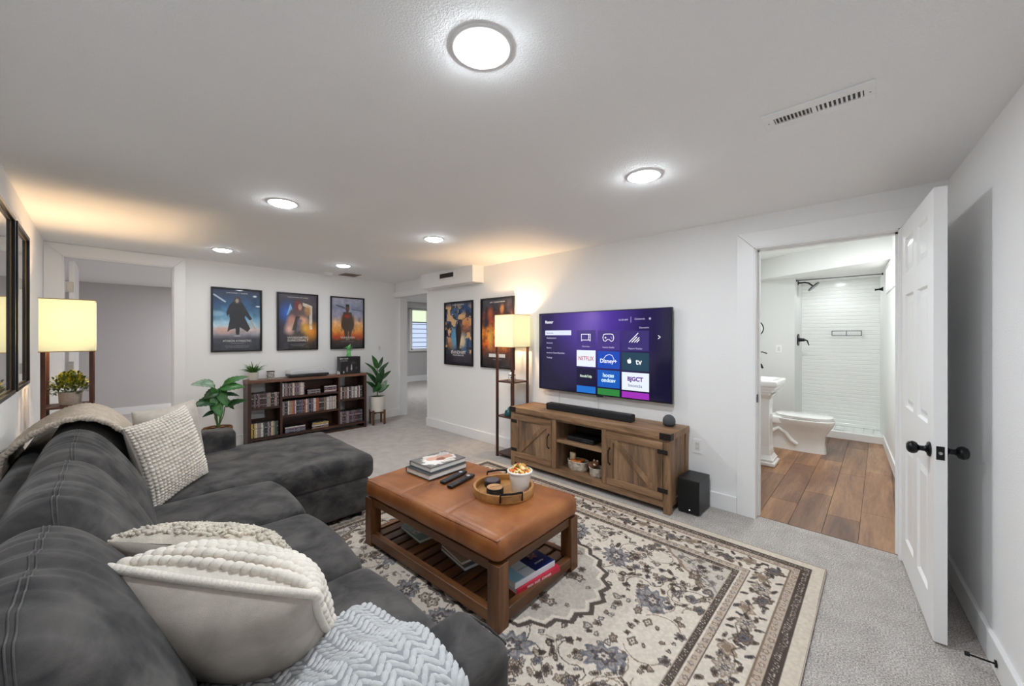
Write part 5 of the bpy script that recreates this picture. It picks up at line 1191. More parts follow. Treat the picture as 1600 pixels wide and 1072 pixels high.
ds_ = thing('door_stop', 'thin black rod door stop on the right baseboard', 'door stop', (2.45, yr(2.45)+.017, .055))
y = yr(2.45)+.017; q = MB(); q.cyl((2.45, y, .055), (2.45, y+.006, .055), .014, n=14); q.cyl((2.45, y+.005, .055), (2.452, y+.072, .052), .0035, n=8); q.build('rod', M['black'], ds_, smooth=True)
MB().cyl((2.452, y+.070, .052), (2.452, y+.084, .052), .0085, n=12).build('rubber_tip', M['matt_black'], ds_, smooth=True)
def plate(label, o, ex, kind):
    p = thing('wall_'+kind, label, kind, o); p.rotation_euler = frame_mtx(o, ex, (0, 0, 1)).to_euler()
    MB().box(-.036, .036, -.058, .058, .0, .006).build('cover_plate', M['trim'], p, bevel=.002, world=False)
    if kind == 'outlet':
        MB().box(-.017, .017, -.034, .034, .006, .008).build('receptacle', mat('socket_white', '#d9d8d5', .4), p, bevel=.001, world=False)
        for yy in (-.018, .018):
            for xx in (-.006, .006): MB().box(xx-.001, xx+.001, yy-.004, yy+.004, .008, .0085).build('slot', M['matt_black'], p, world=False)
    else: MB().box(-.016, .016, -.032, .032, .006, .010).build('rocker', mat('socket_white', '#d9d8d5', .4), p, bevel=.0015, world=False)
    return p
plate('white outlet plate on the wall above the subwoofer', (3.339, 1.087, .461), (0, -1, 0), 'outlet')
plate('white light switch between the rubber plant and the hall doorway', (3.047, yb(3.047)-.001, 1.168), bx, 'switch')
plate('white light switch on the bathroom wall beside the shower', (6.699, 1.065, 1.18), (0, -1, 0), 'switch')
# ================================================================ BATHROOM FIXTURES
PO = M['porcelain']
def loft(q, secs, n=36, p=2.6, cx=0):
    vs = []
    for (z, cy, rx, ry, *pp) in secs:
        e = pp[0] if pp else p
        for i in range(n):
            a = 2*PI*i/n; c, s = math.cos(a), math.sin(a); vs.append((cx+rx*math.copysign(abs(c)**(2/e), c), cy+ry*math.copysign(abs(s)**(2/e), s), z))
    m_ = len(secs); fs = [(k*n+i, k*n+(i+1) % n, (k+1)*n+(i+1) % n, (k+1)*n+i) for k in range(m_-1) for i in range(n)]
    fs += [tuple(range(n))[::-1], tuple((m_-1)*n+i for i in range(n))]; return q.add(vs, fs)
to = thing('toilet', 'white elongated toilet behind the pedestal sink in the bathroom', 'toilet', (5.75, .85, 0))
loft(MB(), [(0.003, .75, .118, .30, 5), (.03, .75, .115, .297, 5), (.12, .755, .110, .292, 4.5), (.20, .745, .116, .288, 3.6), (.26, .71, .135, .285, 3), (.31, .68, .165, .285), (.35, .675, .182, .298), (.378, .675, .186, .300), (.386, .675, .180, .294)], cx=5.75).build('bowl', PO, to, smooth=True)
MB().rbox(5.60, 5.90, .86, 1.06, .30, .392, .02, n=2).build('deck', PO, to, smooth=True)
q = MB(); q.tube([(5.640, 1.02, .10), (5.638, .97, .20), (5.64, .90, .25), (5.645, .83, .20), (5.642, .78, .12), (5.65, .72, .08)], .028, 10); q.build('trapway', PO, to, smooth=True)
loft(MB(), [(.390, .665, .180, .278, 2.2), (.396, .665, .184, .284, 2.2), (.405, .665, .183, .283, 2.2)], cx=5.75).build('seat', PO, to, smooth=True)
loft(MB(), [(.408, .667, .178, .276, 2.2), (.414, .667, .182, .282, 2.2), (.424, .667, .178, .277, 2.2), (.429, .667, .150, .25, 2.2)], cx=5.75).build('lid', PO, to, smooth=True)
MB().rbox(5.54, 5.93, 1.01, 1.27, .385, .745, .03, n=3).build('tank', PO, to, smooth=True)
MB().rbox(5.53, 5.94, 1.0, 1.275, .748, .785, .012, n=3).build('tank_lid', PO, to, smooth=True)
sk = thing('pedestal_sink', 'white stepped pedestal sink at the left edge of the bathroom doorway', 'sink', (4.87, 1.0, 0))
q = MB(); q.rbox(4.74, 5.02, .79, 1.08, .003, .045, .012, n=2); q.rbox(4.755, 5.005, .805, 1.07, .045, .075, .010, n=2); q.build('plinth', PO, sk, smooth=True)
q = MB(); q.add(*(lambda L: (L[0], L[1]))(([(x, y, z) for z, e in ((.07, .0), (.11, .022), (.20, .034), (.60, .036), (.70, .030), (.76, .0)) for x, y in ((4.76+e, .81+e), (5.0-e, .81+e), (5.0-e, 1.07-e*.3), (4.76+e, 1.07-e*.3))],
      [(k*4+i, k*4+(i+1) % 4, k*4+4+(i+1) % 4, k*4+4+i) for k in range(5) for i in range(4)])))
q.build('column', PO, sk, bevel=.008)
q = MB(); q.rbox(4.70, 5.02, .83, 1.29, .745, .785, .012, n=2); q.rbox(4.66, 5.06, .795, 1.292, .78, .82, .014, n=2); q.rbox(4.63, 5.09, .765, 1.294, .815, .85, .012, n=2); q.build('apron_steps', PO, sk, smooth=True)
def sinkw(P, U):
    P = P.copy(); c = np.clip(1-((P[:, 0]-4.86)/.19)**4, 0, 1)*np.clip(1-((P[:, 1]-.98)/.17)**4, 0, 1); P[:, 2] -= (U[:, 2] > .5)*c*.05
    P[:, 2] += (U[:, 2] > .5)*.018*np.clip((P[:, 1]-1.0)/.25, 0, 1); return P
MB().rbox(4.60, 5.11, .745, 1.296, .845, .912, .022, n=(18, 18, 2), warp=sinkw).build('basin', PO, sk, smooth=True, angle=0)
BK = M['black']
tp = thing('wall_tap', 'black curved wall tap over the pedestal sink', 'tap', (4.98, 1.29, 1.08))
q = MB(); q.tube([(4.98, 1.299, 1.075), (4.98, 1.10, 1.08), (4.98, 1.0, 1.075), (4.98, .955, 1.05), (4.98, .94, 1.01)], .011, 10); q.cyl((4.98, 1.299, 1.075), (4.98, 1.292, 1.075), .03); q.build('spout', BK, tp, smooth=True)
q = MB(); q.cyl((4.98, 1.299, 1.165), (4.98, .985, 1.165), .010); q.cyl((4.98, 1.299, 1.165), (4.98, 1.292, 1.165), .028); q.cyl((4.98, 1.0, 1.165), (4.98, 1.0, 1.21), .010); q.tube([(4.98, 1.0, 1.192), (4.98, .94, 1.190), (4.98, .90, 1.175)], .006, 8); q.build('lever', BK, tp, smooth=True)
mr = thing('shaving_mirror', 'round black-rimmed mirror on an arm above the sink', 'mirror', (4.98, 1.29, 1.45))
Mm = Matrix.Translation((4.98, 1.01, 1.455)) @ Matrix.Rotation(-.35, 4, 'X') @ Matrix.Rotation(PI/2, 4, 'X') @ Matrix.Rotation(1.2, 4, 'Y')
MB().lathe([(.0, 0), (.082, 0), (.082, .008), (0, .008)], 32, M=Mm).build('glass', mat('mirror_glass', '#d8dcdc', .03, 1), mr, smooth=True)
q = MB(); q.tube([Mm @ Vector((.084*math.cos(a), .084*math.sin(a), .004)) for a in [2*PI*i/32 for i in range(32)]], .006, 8, closed=True); q.build('rim', BK, mr, smooth=True)
q = MB(); q.tube([(4.98, 1.299, 1.37), (4.98, 1.15, 1.36), (4.98, 1.03, 1.372)], .006, 8); q.cyl((4.98, 1.299, 1.37), (4.98, 1.293, 1.37), .022); q.build('arm', BK, mr, smooth=True)
sh = thing('rain_shower', 'black shower head on a bent arm on the shower side wall', 'shower head', (7.0, .88, 2.14))
q = MB(); q.cyl((7.0, .8795, 2.145), (7.0, .870, 2.145), .030); q.tube([(7.0, .875, 2.145), (7.0, .80, 2.148), (7.0, .755, 2.135), (7.0, .70, 2.085)], .011, 10); q.build('arm', BK, sh, smooth=True)
q = MB(); q.cyl((7.0, .70, 2.085), (7.0, .688, 2.072), .085, n=28); q.build('rose', mat('pale_rose', '#55565a', .25, .6), sh, smooth=True)
vl = thing('shower_valve', 'black round shower valve with a lever below the shower head', 'shower valve', (7.0, .88, 1.31))
q = MB(); q.cyl((7.0, .8795, 1.31), (7.0, .866, 1.31), .085, n=28); q.build('plate', BK, vl, smooth=True)
q = MB(); q.cyl((7.0, .867, 1.31), (7.0, .80, 1.31), .028, .022); q.tube([(7.0, .805, 1.31), (7.0, .77, 1.30), (7.0, .75, 1.23)], [.014, .010, .006], 8); q.build('lever', BK, vl, smooth=True)
sc_ = thing('shower_caddy', 'thin wire shelf on the ribbed shower wall', 'shelf', (7.4, .355, 1.40))
q = MB()
for z in (1.372, 1.440): q.tube([(7.396, .515, z), (7.31, .515, z), (7.31, .195, z), (7.396, .195, z)], .005, 6)
for y in (.515, .355, .195): q.cyl((7.31, y, 1.372), (7.31, y, 1.440), .004, n=6)
q.build('wire_rail', mat('grey_wire', '#5c5a5a', .4, .6), sc_, smooth=True)
for k in range(7): MB().cyl((7.312, .22+k*.045, 1.372), (7.396, .22+k*.045, 1.372), .002, n=5).build('cross_wire', mat('grey_wire', '#5c5a5a', .4, .6), sc_)
hk = thing('robe_hook', 'black conical hook on the right shower wall', 'hook', (6.85, ybr(6.85), 1.97))
q = MB(); yy = ybr(6.85); q.cyl((6.85, yy, 1.97), (6.85, yy+.035, 1.97), .028, .012); q.cyl((6.85, yy+.03, 1.97), (6.85, yy+.075, 1.965), .010); q.cyl((6.85, yy+.07, 1.965), (6.85, yy+.078, 1.965), .016); q.build('hook', BK, hk, smooth=True)
rd = thing('curtain_rod', 'thin shower curtain rod under the bathroom ceiling', 'rod', (6.85, .44, 2.165))
q = MB(); q.cyl((6.85, yy+.002, 2.165), (6.85, .879, 2.165), .006, n=10); q.build('tube', mat('grey_wire', '#5c5a5a', .4, .6), rd, smooth=True)
for a in (yy, .868): MB().cyl((6.85, a, 2.165), (6.85, a+.011, 2.165), .014, n=14).build('flange', BK, rd, smooth=True)
# ================================================================ BOOKCASE
for ax in 'xyz': wood('espresso_'+ax, ('#24140f', '#3f2419', '#553426'), ax, 1.2, .4, .6, bs=.1)
EX, EZ = MATS['espresso_x'], MATS['espresso_z']
BX0, BX1, BY0, BY1, BZ = 1.150, 2.655, 5.585, 5.825, .812
bk = thing('bookcase', 'low dark brown wooden bookcase filled with film cases against the back wall', 'bookcase', (1.90, 5.70, 0)); t = .036
MB().box(BX0-.004, BX1+.004, BY0-.004, BY1, BZ-t, BZ).build('top_board', wood('espresso_top', ('#4d3024', '#6d4a39', '#80594a'), 'x', 1.2, .35, .5, bs=.1), bk, bevel=.002)
D1, D2 = 1.522, 2.247
for x in (BX0, BX1-t): MB().box(x, x+t, BY0, BY1, .0, BZ-t-.0004).build('side_panel', EZ, bk, bevel=.0015)
for x in (D1-.010, D2): MB().box(x-.008, x+.018, BY0+.003, BY1-.004, .095, BZ-t-.0004).build('divider', EZ, bk, bevel=.001)
MB().box(BX0+t, BX1-t, BY0+.003, BY1-.004, .065, .095).build('bottom_shelf', EX, bk, bevel=.001)
MB().box(BX0+t, BX1-t, BY0+.01, BY0+.028, .0, .02).build('floor_runner', EX, bk)
lx0, lx1, cx0, cx1, rx0_, rx1 = BX0+t+.001, D1-.019, D1+.009, D2-.009, D2+.019, BX1-t-.001
for (a, b_, z) in ((lx0, lx1, .468), (cx0, cx1, .575), (cx0, cx1, .330), (rx0_, rx1, .452)): MB().box(a, b_, BY0+.003, BY1-.004, z-.024, z).build('shelf', EX, bk, bevel=.001)
MB().box(cx0, cx1, BY1-.010, BY1-.004, .095, BZ-t).build('back_panel', EX, bk)
MB().box(lx0, lx0+.0+(lx1-lx0), BY1-.012, BY1-.004, .095, .30).build('back_panel', EX, bk)
MB().box(rx0_+.16, rx1, BY1-.012, BY1-.004, .095, BZ-t).build('back_panel', EX, bk)
MB().box(lx1-.11, lx1, BY1-.012, BY1-.004, .30, BZ-t).build('back_panel', EX, bk)
# film cases: each a thing; colour picks its label
SP = [('dark', '#1b1719'), ('dark', '#2a2226'), ('dark', '#34262b'), ('white', '#cfcac6'), ('maroon', '#4e222b'), ('grey', '#8d878b'), ('blue', '#33405f'), ('tan', '#a58b72'), ('mauve', '#7d6470'), ('orange', '#b0582e'), ('green', '#28564a'), ('yellow', '#c5a849')]
SPM = {}
def spine_mat(i):
    if i not in SPM:
        m, nt, b = newmat('spine_%s_%d' % (SP[i][0], i)); v = objcoord(nt, (1, 1, 1)); f = noise(nt, v, 75, 2, .6); c = C(SP[i][1])
        alt = (.55, .5, .48) if SP[i][0] in ('dark', 'maroon', 'blue') else (.12, .09, .1)
        nt.links.new(ramp(nt, f, [(.42, c), (.56, c), (.62, alt)]), b.inputs['Base Color']); b.inputs['Roughness'].default_value = .3; SPM[i] = m
    return SPM[i]
CASEM = mat('case_plastic', '#131316', .3)
def case(x, z, tk, h, dp, lean, ci, place_, flat=False, y=None):
    nm = SP[ci][0]; y = BY0+.018 if y is None else y
    k_ = (nm, place_); CNT[k_] = CNT.get(k_, 0)+1
    lb = ('%s %s-spined film case %s %s' % (ORD[CNT[k_]-1], nm, 'from the bottom' if flat else 'from the left', place_.replace('upright ', '').replace('leaning ', '').replace('of the bookcase', '').replace('lying flat ', '').replace(' bookcase', '').strip()))
    o = thing('film_case', lb, 'film case', (x, y, z), (0, lean, 0), 'film cases '+place_)
    if not flat:
        MB().box(.0004, tk-.0004, .0015, dp, 0, h).build('case', CASEM, o, bevel=.0008, world=False); MB().box(.0, tk, -.0005, .0015, .003, h-.003).build('spine', spine_mat(ci), o, world=False)
    else:
        MB().box(0, h, .0015, dp, .0004, tk-.0004).build('case', CASEM, o, bevel=.0008, world=False); MB().box(.003, h-.003, -.0005, .0015, 0, tk).build('spine', spine_mat(ci), o, world=False)
    return o
rr = random.Random(12)
ORD = ['first', 'second', 'third', 'fourth', 'fifth', 'sixth', 'seventh', 'eighth', 'ninth', 'tenth', 'eleventh', 'twelfth', 'thirteenth', 'fourteenth', 'fifteenth', 'sixteenth']
CNT = {}
def row(x0, x1, z, h, place_, bias=None, lean=0.0):
    x = x0+.003
    while True:
        tk = rr.choice([.0145, .0145, .016, .0125, .022]); hh = h*rr.uniform(.95, 1.0)
        if x+tk+math.sin(lean)*hh*1.0 > x1-.001: break
        ci = rr.choice(bias) if bias else rr.randrange(9)
        case(x, z+.0015, tk, hh, .150, lean, ci, place_); x += tk/math.cos(lean)+.0006
row(lx0, lx1-.005, .468, .185, 'upright in the upper left bay of the bookcase', [0, 1, 2, 0, 3, 4, 5, 8, 1, 7])
row(lx0, lx1-.005, .095, .190, 'upright in the lower left bay of the bookcase', [0, 1, 3, 5, 10, 11, 7, 2, 3, 0])
row(cx0, cx1-.003, .330, .190, 'upright on the long middle shelf of the bookcase', [0, 1, 2, 3, 4, 5, 6, 7, 8, 9, 0, 3])
row(rx0_, rx1-.02, .452, .180, 'upright in the upper right bay of the bookcase', [0, 1, 2, 3, 3, 4, 5, 7])
row(rx0_, rx1-.01, .095, .185, 'upright in the lower right bay of the bookcase', [0, 4, 4, 3, 5, 6, 8, 1, 2])
row(cx0, cx0+.275, .575, .178, 'leaning on the top centre shelf of the bookcase', [8, 5, 6, 3, 4, 1, 7], lean=-.0)
def stack(x, z, n, w_, place_, cis, tk=.0145):
    for k in range(n): case(x+rr.uniform(-.004, .006), z+.0012+k*(tk+.0006), tk, w_, .14, 0, cis[k % len(cis)], place_, flat=True)
stack(cx0+.30, .575, 4, .17, 'lying flat in the low pile on the top centre shelf', [0, 5, 1, 5])
stack(cx0+.52, .575, 6, .17, 'lying flat in the taller pile on the top centre shelf', [8, 3, 4, 8, 1, 3])
stack(cx0+.03, .095, 5, .25, 'lying flat in the left pile on the bottom centre shelf', [6, 5, 6, 8, 3])
stack(cx0+.36, .095, 6, .22, 'lying flat in the right pile on the bottom centre shelf', [7, 1, 3, 7, 11, 0])
# things on top of the bookcase
def pot(o, x, y, z, r0, r1, h, m_, soil=True):
    MB().lathe([(0, 0), (r0*.94, 0), (r0, .006), (r1, h-.004), (r1, h), (r1-.007, h), (r1-.009, h-.02), (0, h-.02)], 32, c=(x, y, z)).build('pot', m_, o, smooth=True)
    MB().lathe([(0, h-.018), (r1-.008, h-.018), (r1-.008, h-.012), (0, h-.010)], 20, c=(x, y, z)).build('soil', mat('soil', '#2b1f18', .95, bmp=(120, 1, .006)), o, smooth=True)
GREEN = mat('aloe_green', '#4d7a34', .45, var=(30, .3)); DKG = mat('deep_green', '#1f4a22', .42, var=(12, .35)); MIDG = mat('mid_green', '#2f6a2a', .42, var=(12, .35)); PALEG = mat('pale_leaf', '#7f9a82', .35, var=(25, .4))
YG = mat('yellow_green', '#b3ae35', .5, var=(60, .4)); BOTT = mat('herb_green', '#52662a', .55, var=(60, .35))
WP = mat('white_pot', '#d9d5cc', .45); SP_ = mat('stone_pot', '#b9ad9f', .8, bmp=(70, .5, .004), var=(40, .12), scale=(1, 1, 3))
def leaf(q, base, tip, wid, up=(0, 0, 1), droop=.1, n=9, fold=.15, notch=0, shape=.55):
    base, tip, up = Vector(base), Vector(tip), Vector(up); ax = tip-base; L = ax.length; d = ax.normalized(); side = d.cross(up)
    if side.length < 1e-4: side = d.orthogonal()
    side.normalize(); nn = side.cross(d); cols = [-1, -.55, 0, .55, 1]; n0 = len(q.v)
    for i in range(n+1):
        t = i/n; w_ = wid/2*math.sin(PI*min(1, t**shape))**.8 if t < 1 else 0
        c = base+d*(L*t)+nn*(L*droop*(4*t*(1-t)))
        for s in cols:
            ww = w_*(1-(notch*(.5+.5*math.cos(i*PI)) if abs(s) == 1 else 0)); q.v.append(tuple(c+side*(s*ww)+nn*(abs(s)*fold*w_)))
    for i in range(n):
        for j in range(4): a = n0+i*5+j; q.f.append((a, a+1, a+6, a+5))
    return q
al = thing('potted_plant', 'spiky green plant in a small white pot on the bookcase', 'plant', (1.235, 5.70, BZ)); pot(al, 1.235, 5.70, BZ+.001, .050, .056, .098, WP)
r5 = random.Random(6)
for k in range(54):
    a = r5.uniform(0, 6.28); e = r5.uniform(.25, 1.3); L = r5.uniform(.11, .17); b0 = Vector((1.235+.02*math.cos(a), 5.70+.02*math.sin(a), BZ+.088)); L *= (.75 if math.sin(a) > .3 else 1)
    leaf(MB(), b0, b0+Vector((math.cos(a)*math.cos(e), math.sin(a)*math.cos(e), math.sin(e)))*L, .017, droop=.08, n=5, fold=.5, shape=.5).build('leaf', GREEN, al, smooth=True, solid=.0015)
cd = thing('candle_jar', 'dark-lidded glass candle jar with scrawled black pattern on the bookcase', 'candle', (1.425, 5.71, BZ))
MB().lathe([(0, 0), (.042, 0), (.044, .004), (.044, .088), (0, .088)], 28, c=(1.425, 5.71, BZ+.001)).build('jar', WP, cd, smooth=True)
MB().lathe([(0, 0), (.046, 0), (.046, .012), (0, .012)], 28, c=(1.425, 5.71, BZ+.0895)).build('lid', mat('walnut_lid', '#2a1b16', .4), cd, smooth=True)
q = MB()
for k in range(5):
    a0 = 3.6+k*.45; q.tube([(1.425+.0445*math.cos(a0+.25*math.sin(s*1.3+k)), 5.71+.0445*math.sin(a0+.25*math.sin(s*1.3+k)), BZ+.012+.066*s/7) for s in range(8)], .0026, 5)
tag(q.build('scrawl_print', M['matt_black'], cd), kind='stuff')
tt = thing('turntable', 'black record player with clear dust cover on the bookcase', 'record player', (1.87, 5.70, BZ))
MB().rbox(1.625, 2.115, 5.60, 5.815, BZ+.010, BZ+.046, .006, n=2, arc=2).build('plinth', mat('graphite', '#222226', .35), tt, smooth=True)
for (x, y) in ((1.66, 5.63), (2.08, 5.63), (1.66, 5.79), (2.08, 5.79)): MB().cyl((x, y, BZ+.001), (x, y, BZ+.0105), .016, n=12).build('foot', M['plastic'], tt, smooth=True)
MB().cyl((1.81, 5.708, BZ+.046), (1.81, 5.708, BZ+.054), .098, n=40).build('platter', mat('platter_grey', '#3b3b3e', .4, .4), tt, smooth=True)
q = MB(); q.tube([(2.05, 5.77, BZ+.07), (2.045, 5.68, BZ+.068), (1.95, 5.635, BZ+.062)], .0045, 8); q.cyl((2.05, 5.775, BZ+.046), (2.05, 5.775, BZ+.075), .016); q.build('tone_arm', mat('brushed_steel', '#b9b9b6', .35, .9), tt, smooth=True)
gl, nt, b = newmat('clear_cover'); b.inputs['Base Color'].default_value = (.9, .92, .94, 1); b.inputs['Roughness'].default_value = .05; b.inputs['Alpha'].default_value = .28
q = MB(); q.box(1.628, 2.112, 5.603, 5.606, BZ+.047, BZ+.088); q.box(1.628, 1.631, 5.603, 5.812, BZ+.047, BZ+.088); q.box(2.109, 2.112, 5.603, 5.812, BZ+.047, BZ+.088); q.box(1.628, 2.112, 5.603, 5.812, BZ+.088, BZ+.091); q.build('dust_cover', gl, tt)
gb = thing('display_box', 'black cardboard box with pale figures printed on it, on the bookcase', 'box', (2.43, 5.72, BZ))
MB().box(2.300, 2.585, 5.64, 5.79, BZ+.001, BZ+.250).build('carton', mat('black_card', '#131216', .4), gb, bevel=.002)
def face_print(seed):
    X, Y = np.meshgrid(np.linspace(0, 1, 57), np.linspace(0, 1, 49)); im = np.tile(hx('#17161a'), (49, 57, 1)).astype(float); n = vnoise(49, 57, 6, seed)
    for (cx, cy, rx, ry, c) in ((.53, .35, .06, .30, '#c8c3c6'), (.30, .25, .07, .20, '#a8a0a4'), (.12, .10, .06, .12, '#e2ddda'), (.80, .30, .10, .12, '#4c434f'), (.62, .65, .2, .12, '#3c3a42')): blob_(im, X, Y, cx, cy, rx, ry, c, .9, .5, n, .9)
    return im
o = colmesh('front_print', .278, .240, 56, 48, face_print(4), attrmat('glossy_print', .3), gb, frame_mtx((2.4425-2.43, 5.6385-5.72, .1255), (1, 0, 0), (0, 0, 1)))
text('NEW SUPE', .026, PW, gb, frame_mtx((-.09, -.0830, .222), (1, 0, 0), (0, 0, 1)), ext=.0003); text('DADTA', .03, PG, gb, frame_mtx((-.09, -.0830, .19), (1, 0, 0), (0, 0, 1)), ext=.0003)
fg = thing('green_ornament', 'bright green leafy ornament standing on the black box', 'ornament', (2.44, 5.71, BZ+.25))
LG = mat('jade', '#6fbf72', .35, var=(30, .3), spec=.6); q = MB(); z = BZ+.251
MB().lathe([(0, 0), (.030, 0), (.034, .01), (.026, .05), (.030, .08), (.020, .10), (0, .105)], 16, c=(2.44, 5.71, z)).build('body', LG, fg, smooth=True)
r6 = random.Random(8)
for k in range(20):
    a = r6.uniform(0, 6.28); e = r6.uniform(-.2, 1.4); L = r6.uniform(.05, .095); b0 = Vector((2.44, 5.71, z+r6.uniform(.05, .12)))
    leaf(MB(), b0, b0+Vector((math.cos(a)*math.cos(e), math.sin(a)*math.cos(e), math.sin(e)))*L, .040, n=5, fold=.4, droop=.1).build('leaf', LG, fg, smooth=True, solid=.002)
for (x, h_) in ((2.262, .055), (2.283, .040)):
    wf = thing('white_ornament', 'tiny white ornament at the box corner'+(', outer' if h_ > .05 else ', inner')+' of the two on the bookcase', 'ornament', (x, 5.66, BZ))
    MB().lathe([(0, 0), (.009, 0), (.010, h_*.3), (.006, h_*.55), (.008, h_*.8), (0, h_)], 12, c=(x, 5.66, BZ+.001)).build('body', WP, wf, smooth=True)
# ================================================================ FLOOR PLANTS
mo = thing('potted_plant', 'large split-leaf plant in a woven basket behind the sofa arm', 'plant', (.795, 5.20, 0))
WV, nt, b = newmat('woven_cane'); v = objcoord(nt); wv = nt.nodes.new('ShaderNodeTexWave'); wv.bands_direction = 'Z'; wv.inputs['Scale'].default_value = 26; wv.inputs['Distortion'].default_value = 2.5; nt.links.new(v, wv.inputs[0])
nt.links.new(ramp(nt, wv.outputs[0], [(.2, C('#6d4526')), (.7, C('#a8743f'))]), b.inputs['Base Color']); b.inputs['Roughness'].default_value = .8
n = 22; q = MB()
for k in range(n):
    z = .008+k*.0172; r0 = .118+.012*math.sin(k/n*2.6); q.tube([(.795+(r0+.003*math.cos(9*a+k*PI))*math.cos(a), 5.20+(r0+.003*math.cos(9*a+k*PI))*math.sin(a), z) for a in [2*PI*i/54 for i in range(54)]], .0092, 6, closed=True)
tag(q.build('woven_rings', WV, mo, smooth=True), kind='stuff')
MB().lathe([(0, 0), (.11, 0), (.115, .34), (0, .345)], 24, c=(.795, 5.20, .004)).build('liner', mat('soil', '#2b1f18', .95), mo, smooth=True)
stem = Vector((.80, 5.20, .36))
def big(tipx, tipz, bx_, bz, wid, m_, up=(0, -.6, .8), dy=0, notch=.16, droop=.08):
    b0 = Vector((bx_, 5.17+dy*.5, bz)); t0 = Vector((tipx, 5.13+dy, tipz))
    leaf(MB(), b0, t0, wid, up=up, droop=droop, n=12, fold=.22, notch=notch, shape=.62).build('leaf', m_, mo, smooth=True, solid=.0018)
    q = MB(); mid = (stem+b0)/2+Vector((.02*(1 if bx_ > .8 else -1), 0, .03)); q.tube([stem, mid, b0], .0045, 6); q.build('leaf_stalk', mat('stalk_green', '#5f7d45', .5), mo, smooth=True)
big(.560, .865, .765, .845, .115, PALEG, up=(0, -.75, .65)); big(1.06, .915, .84, .845, .085, MIDG, up=(0, -.7, .7), dy=-.02); big(1.02, .80, .81, .80, .13, MIDG, up=(.1, -.7, .7), dy=-.06)
big(.66, .70, .80, .78, .12, DKG, up=(0, -.8, .6)); big(.575, .64, .76, .665, .15, DKG, up=(0, -.6, .8), dy=-.05); big(.98, .70, .84, .73, .07, DKG); big(1.05, .655, .85, .60, .10, DKG, dy=-.05)
big(.655, .515, .775, .555, .06, DKG); big(.80, .50, .76, .66, .11, MIDG, up=(0, -1, .1), dy=-.08); big(.86, .60, .80, .76, .10, MIDG, up=(0, -1, .2), dy=-.05); big(.73, .83, .78, .70, .09, MIDG, up=(0, -1, .3)); big(.93, .56, .84, .68, .07, DKG, up=(0, -1, .3)); big(.88, .86, .80, .72, .10, MIDG, up=(0, -1, .3))
big(.72, .58, .78, .74, .10, MIDG, up=(0, -1, .2), dy=-.03)
ru = thing('potted_plant', 'glossy rubber plant in a white pot on a wooden stand', 'plant', (2.865, 5.66, 0))
px, py = 2.865, 5.66; pot(ru, px, py, .198, .108, .118, .235, WP)
SW_ = wood('stand_wood', ('#4a2f1b', '#704a2c', '#8a6040'), 'z', 1.5, .45, .5, bs=.1)
stand = thing('plant_stand', 'four-legged wooden stand under the white pot of the rubber plant', 'plant stand', (px, py, 0))
for a in (.6, 2.17, 3.74, 5.31):
    x, y = px+.121*math.cos(a), py+.121*math.sin(a); MB().box(x-.013, x+.013, y-.013, y+.013, 0, .225, M=Rz(a, (x, y, 0))).build('leg', SW_, stand, bevel=.003)
for a in (.6, 2.17): MB().box(px-.105, px+.105, py-.011, py+.011, .165, .192, M=Rz(a, (px, py, 0))).build('crossbar', SW_, stand, bevel=.002)
MB().tube([(px, py, .415), (px+.004, py, .6), (px-.003, py, .8), (px, py, .93)], [.008, .008, .007, .005], 8).build('stem', mat('stem_brown', '#4e5a36', .6), ru, smooth=True)
def rl(dx, tz, bz, wid, dy, m_=DKG, up=(0, -.8, .6), droop=.06):
    b0 = Vector((px+dx*.08, py, bz)); t0 = Vector((px+dx, py+dy, tz)); leaf(MB(), b0, t0, wid, up=up, droop=droop, n=9, fold=.28, shape=.75).build('leaf', m_, ru, smooth=True, solid=.0018)
for a in ((-.11, 1.075, .86, .085, -.04, MIDG, (0, -1, .2)), (.11, 1.04, .86, .055, .03), (.185, .955, .80, .055, -.02), (-.215, .965, .80, .05, -.02), (-.17, .93, .74, .08, -.08, MIDG), (.235, .815, .66, .06, 0), (-.215, .82, .62, .10, -.06), (.05, .90, .64, .10, -.10, DKG, (0, -1, .2)), (-.06, .82, .58, .11, -.12, DKG, (0, -1, .2)),
          (-.205, .68, .53, .085, -.03), (.19, .595, .48, .065, -.03, MIDG), (.115, .685, .50, .10, -.10, PALEG, (0, -1, .3)), (-.11, .50, .60, .09, -.08), (-.03, .66, .50, .10, -.10, MIDG, (0, -1, .2)), (.10, .78, .60, .09, .06)): rl(*a)
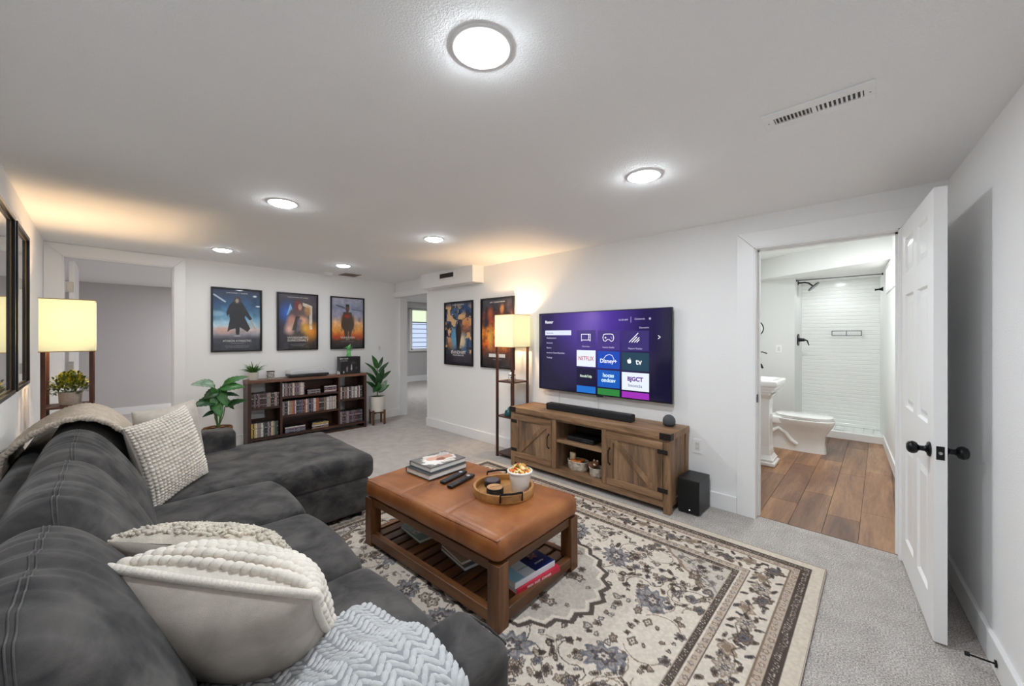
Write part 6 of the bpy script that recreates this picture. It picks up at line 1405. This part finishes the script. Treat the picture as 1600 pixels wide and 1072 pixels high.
# plant on the left lamp shelf
hp = thing('potted_plant', 'yellow-green bushy plant in a pale stone pot on the left lamp shelf', 'plant', (-.213, 4.32, .863)); pot(hp, -.213, 4.32, .8635, .056, .060, .092, SP_)
r7 = random.Random(21)
for nm, mt, cnt in (('foliage', BOTT, 420), ('bright_foliage', YG, 380)):
    q = MB()
    for k in range(cnt):
        a = r7.uniform(0, 6.28); e = r7.uniform(-.15, 1.5) if nm == 'foliage' else r7.uniform(.3, 1.5); R2 = r7.uniform(.55, 1.0); b0 = Vector((-.213, 4.32, .955)); dd = Vector((math.cos(a)*math.cos(e)*.118, math.sin(a)*math.cos(e)*.10, math.sin(e)*.155))
        p = b0+dd*R2; d2 = (dd.normalized()+Vector((r7.uniform(-.7, .7), r7.uniform(-.7, .7), r7.uniform(-.4, .7)))).normalized(); leaf(q, p-d2*.014, p+d2*.016, .019, n=2, fold=.2, droop=.1)
    tag(q.build(nm, mt, hp, smooth=True, angle=0), kind='stuff')
q = MB()
for k in range(24):
    a = r7.uniform(0, 6.28); q.tube([(-.213, 4.32, .93), (-.213+.045*math.cos(a), 4.32+.04*math.sin(a), 1.0), (-.213+.075*math.cos(a), 4.32+.07*math.sin(a), 1.04)], .0012, 4)
tag(q.build('stems', mat('stalk_green', '#5f7d45', .5), hp), kind='stuff')
# ornaments on the right lamp
wo = thing('white_ornament', 'round white ornament with dark and gold bands on the lamp shelf', 'ornament', (3.115, 2.99, .859))
MB().lathe([(0, 0), (.028, 0), (.040, .012), (.042, .06), (.036, .085), (.020, .102), (0, .106)], 24, c=(3.115, 2.99, .859)).build('body', M['porcelain'], wo, smooth=True)
MB().lathe([(.0395, .066), (.0405, .066), (.0395, .076), (.0388, .076)], 24, c=(3.115, 2.99, .859)).build('dark_band', M['matt_black'], wo, smooth=True)
MB().lathe([(.0425, .02), (.0432, .02), (.0435, .028), (.0425, .028)], 24, c=(3.115, 2.99, .859)).build('gold_band', mat('soft_gold', '#c39a3c', .4, .4), wo, smooth=True)
for dy_ in (-.016, .014): MB().blob(Matrix.Translation((3.078, 2.985+dy_, .905)) @ Matrix.Diagonal((.004, .008, .010, 1)), 8, 6).build('dark_spot', M['matt_black'], wo, smooth=True)
te = thing('teal_ornament', 'small dark teal ornament on the lower lamp shelf', 'ornament', (3.12, 3.04, .466)); TL_ = mat('teal_glaze', '#1f5a5a', .25, var=(60, .4), spec=.6)
q = MB(); q.lathe([(0, 0), (.040, 0), (.044, .02), (.036, .05), (.020, .07), (.012, .09), (0, .095)], 14, c=(3.12, 3.04, .466)); q.build('body', TL_, te, smooth=True)
for k, (dx_, dy_, h_) in enumerate(((-.03, .02, .07), (.01, -.03, .085), (.03, .02, .06))): MB().lathe([(0, 0), (.018, 0), (.015, h_*.6), (0, h_)], 8, c=(3.12+dx_, 3.04+dy_, .466)).build('spire', TL_, te, smooth=True)
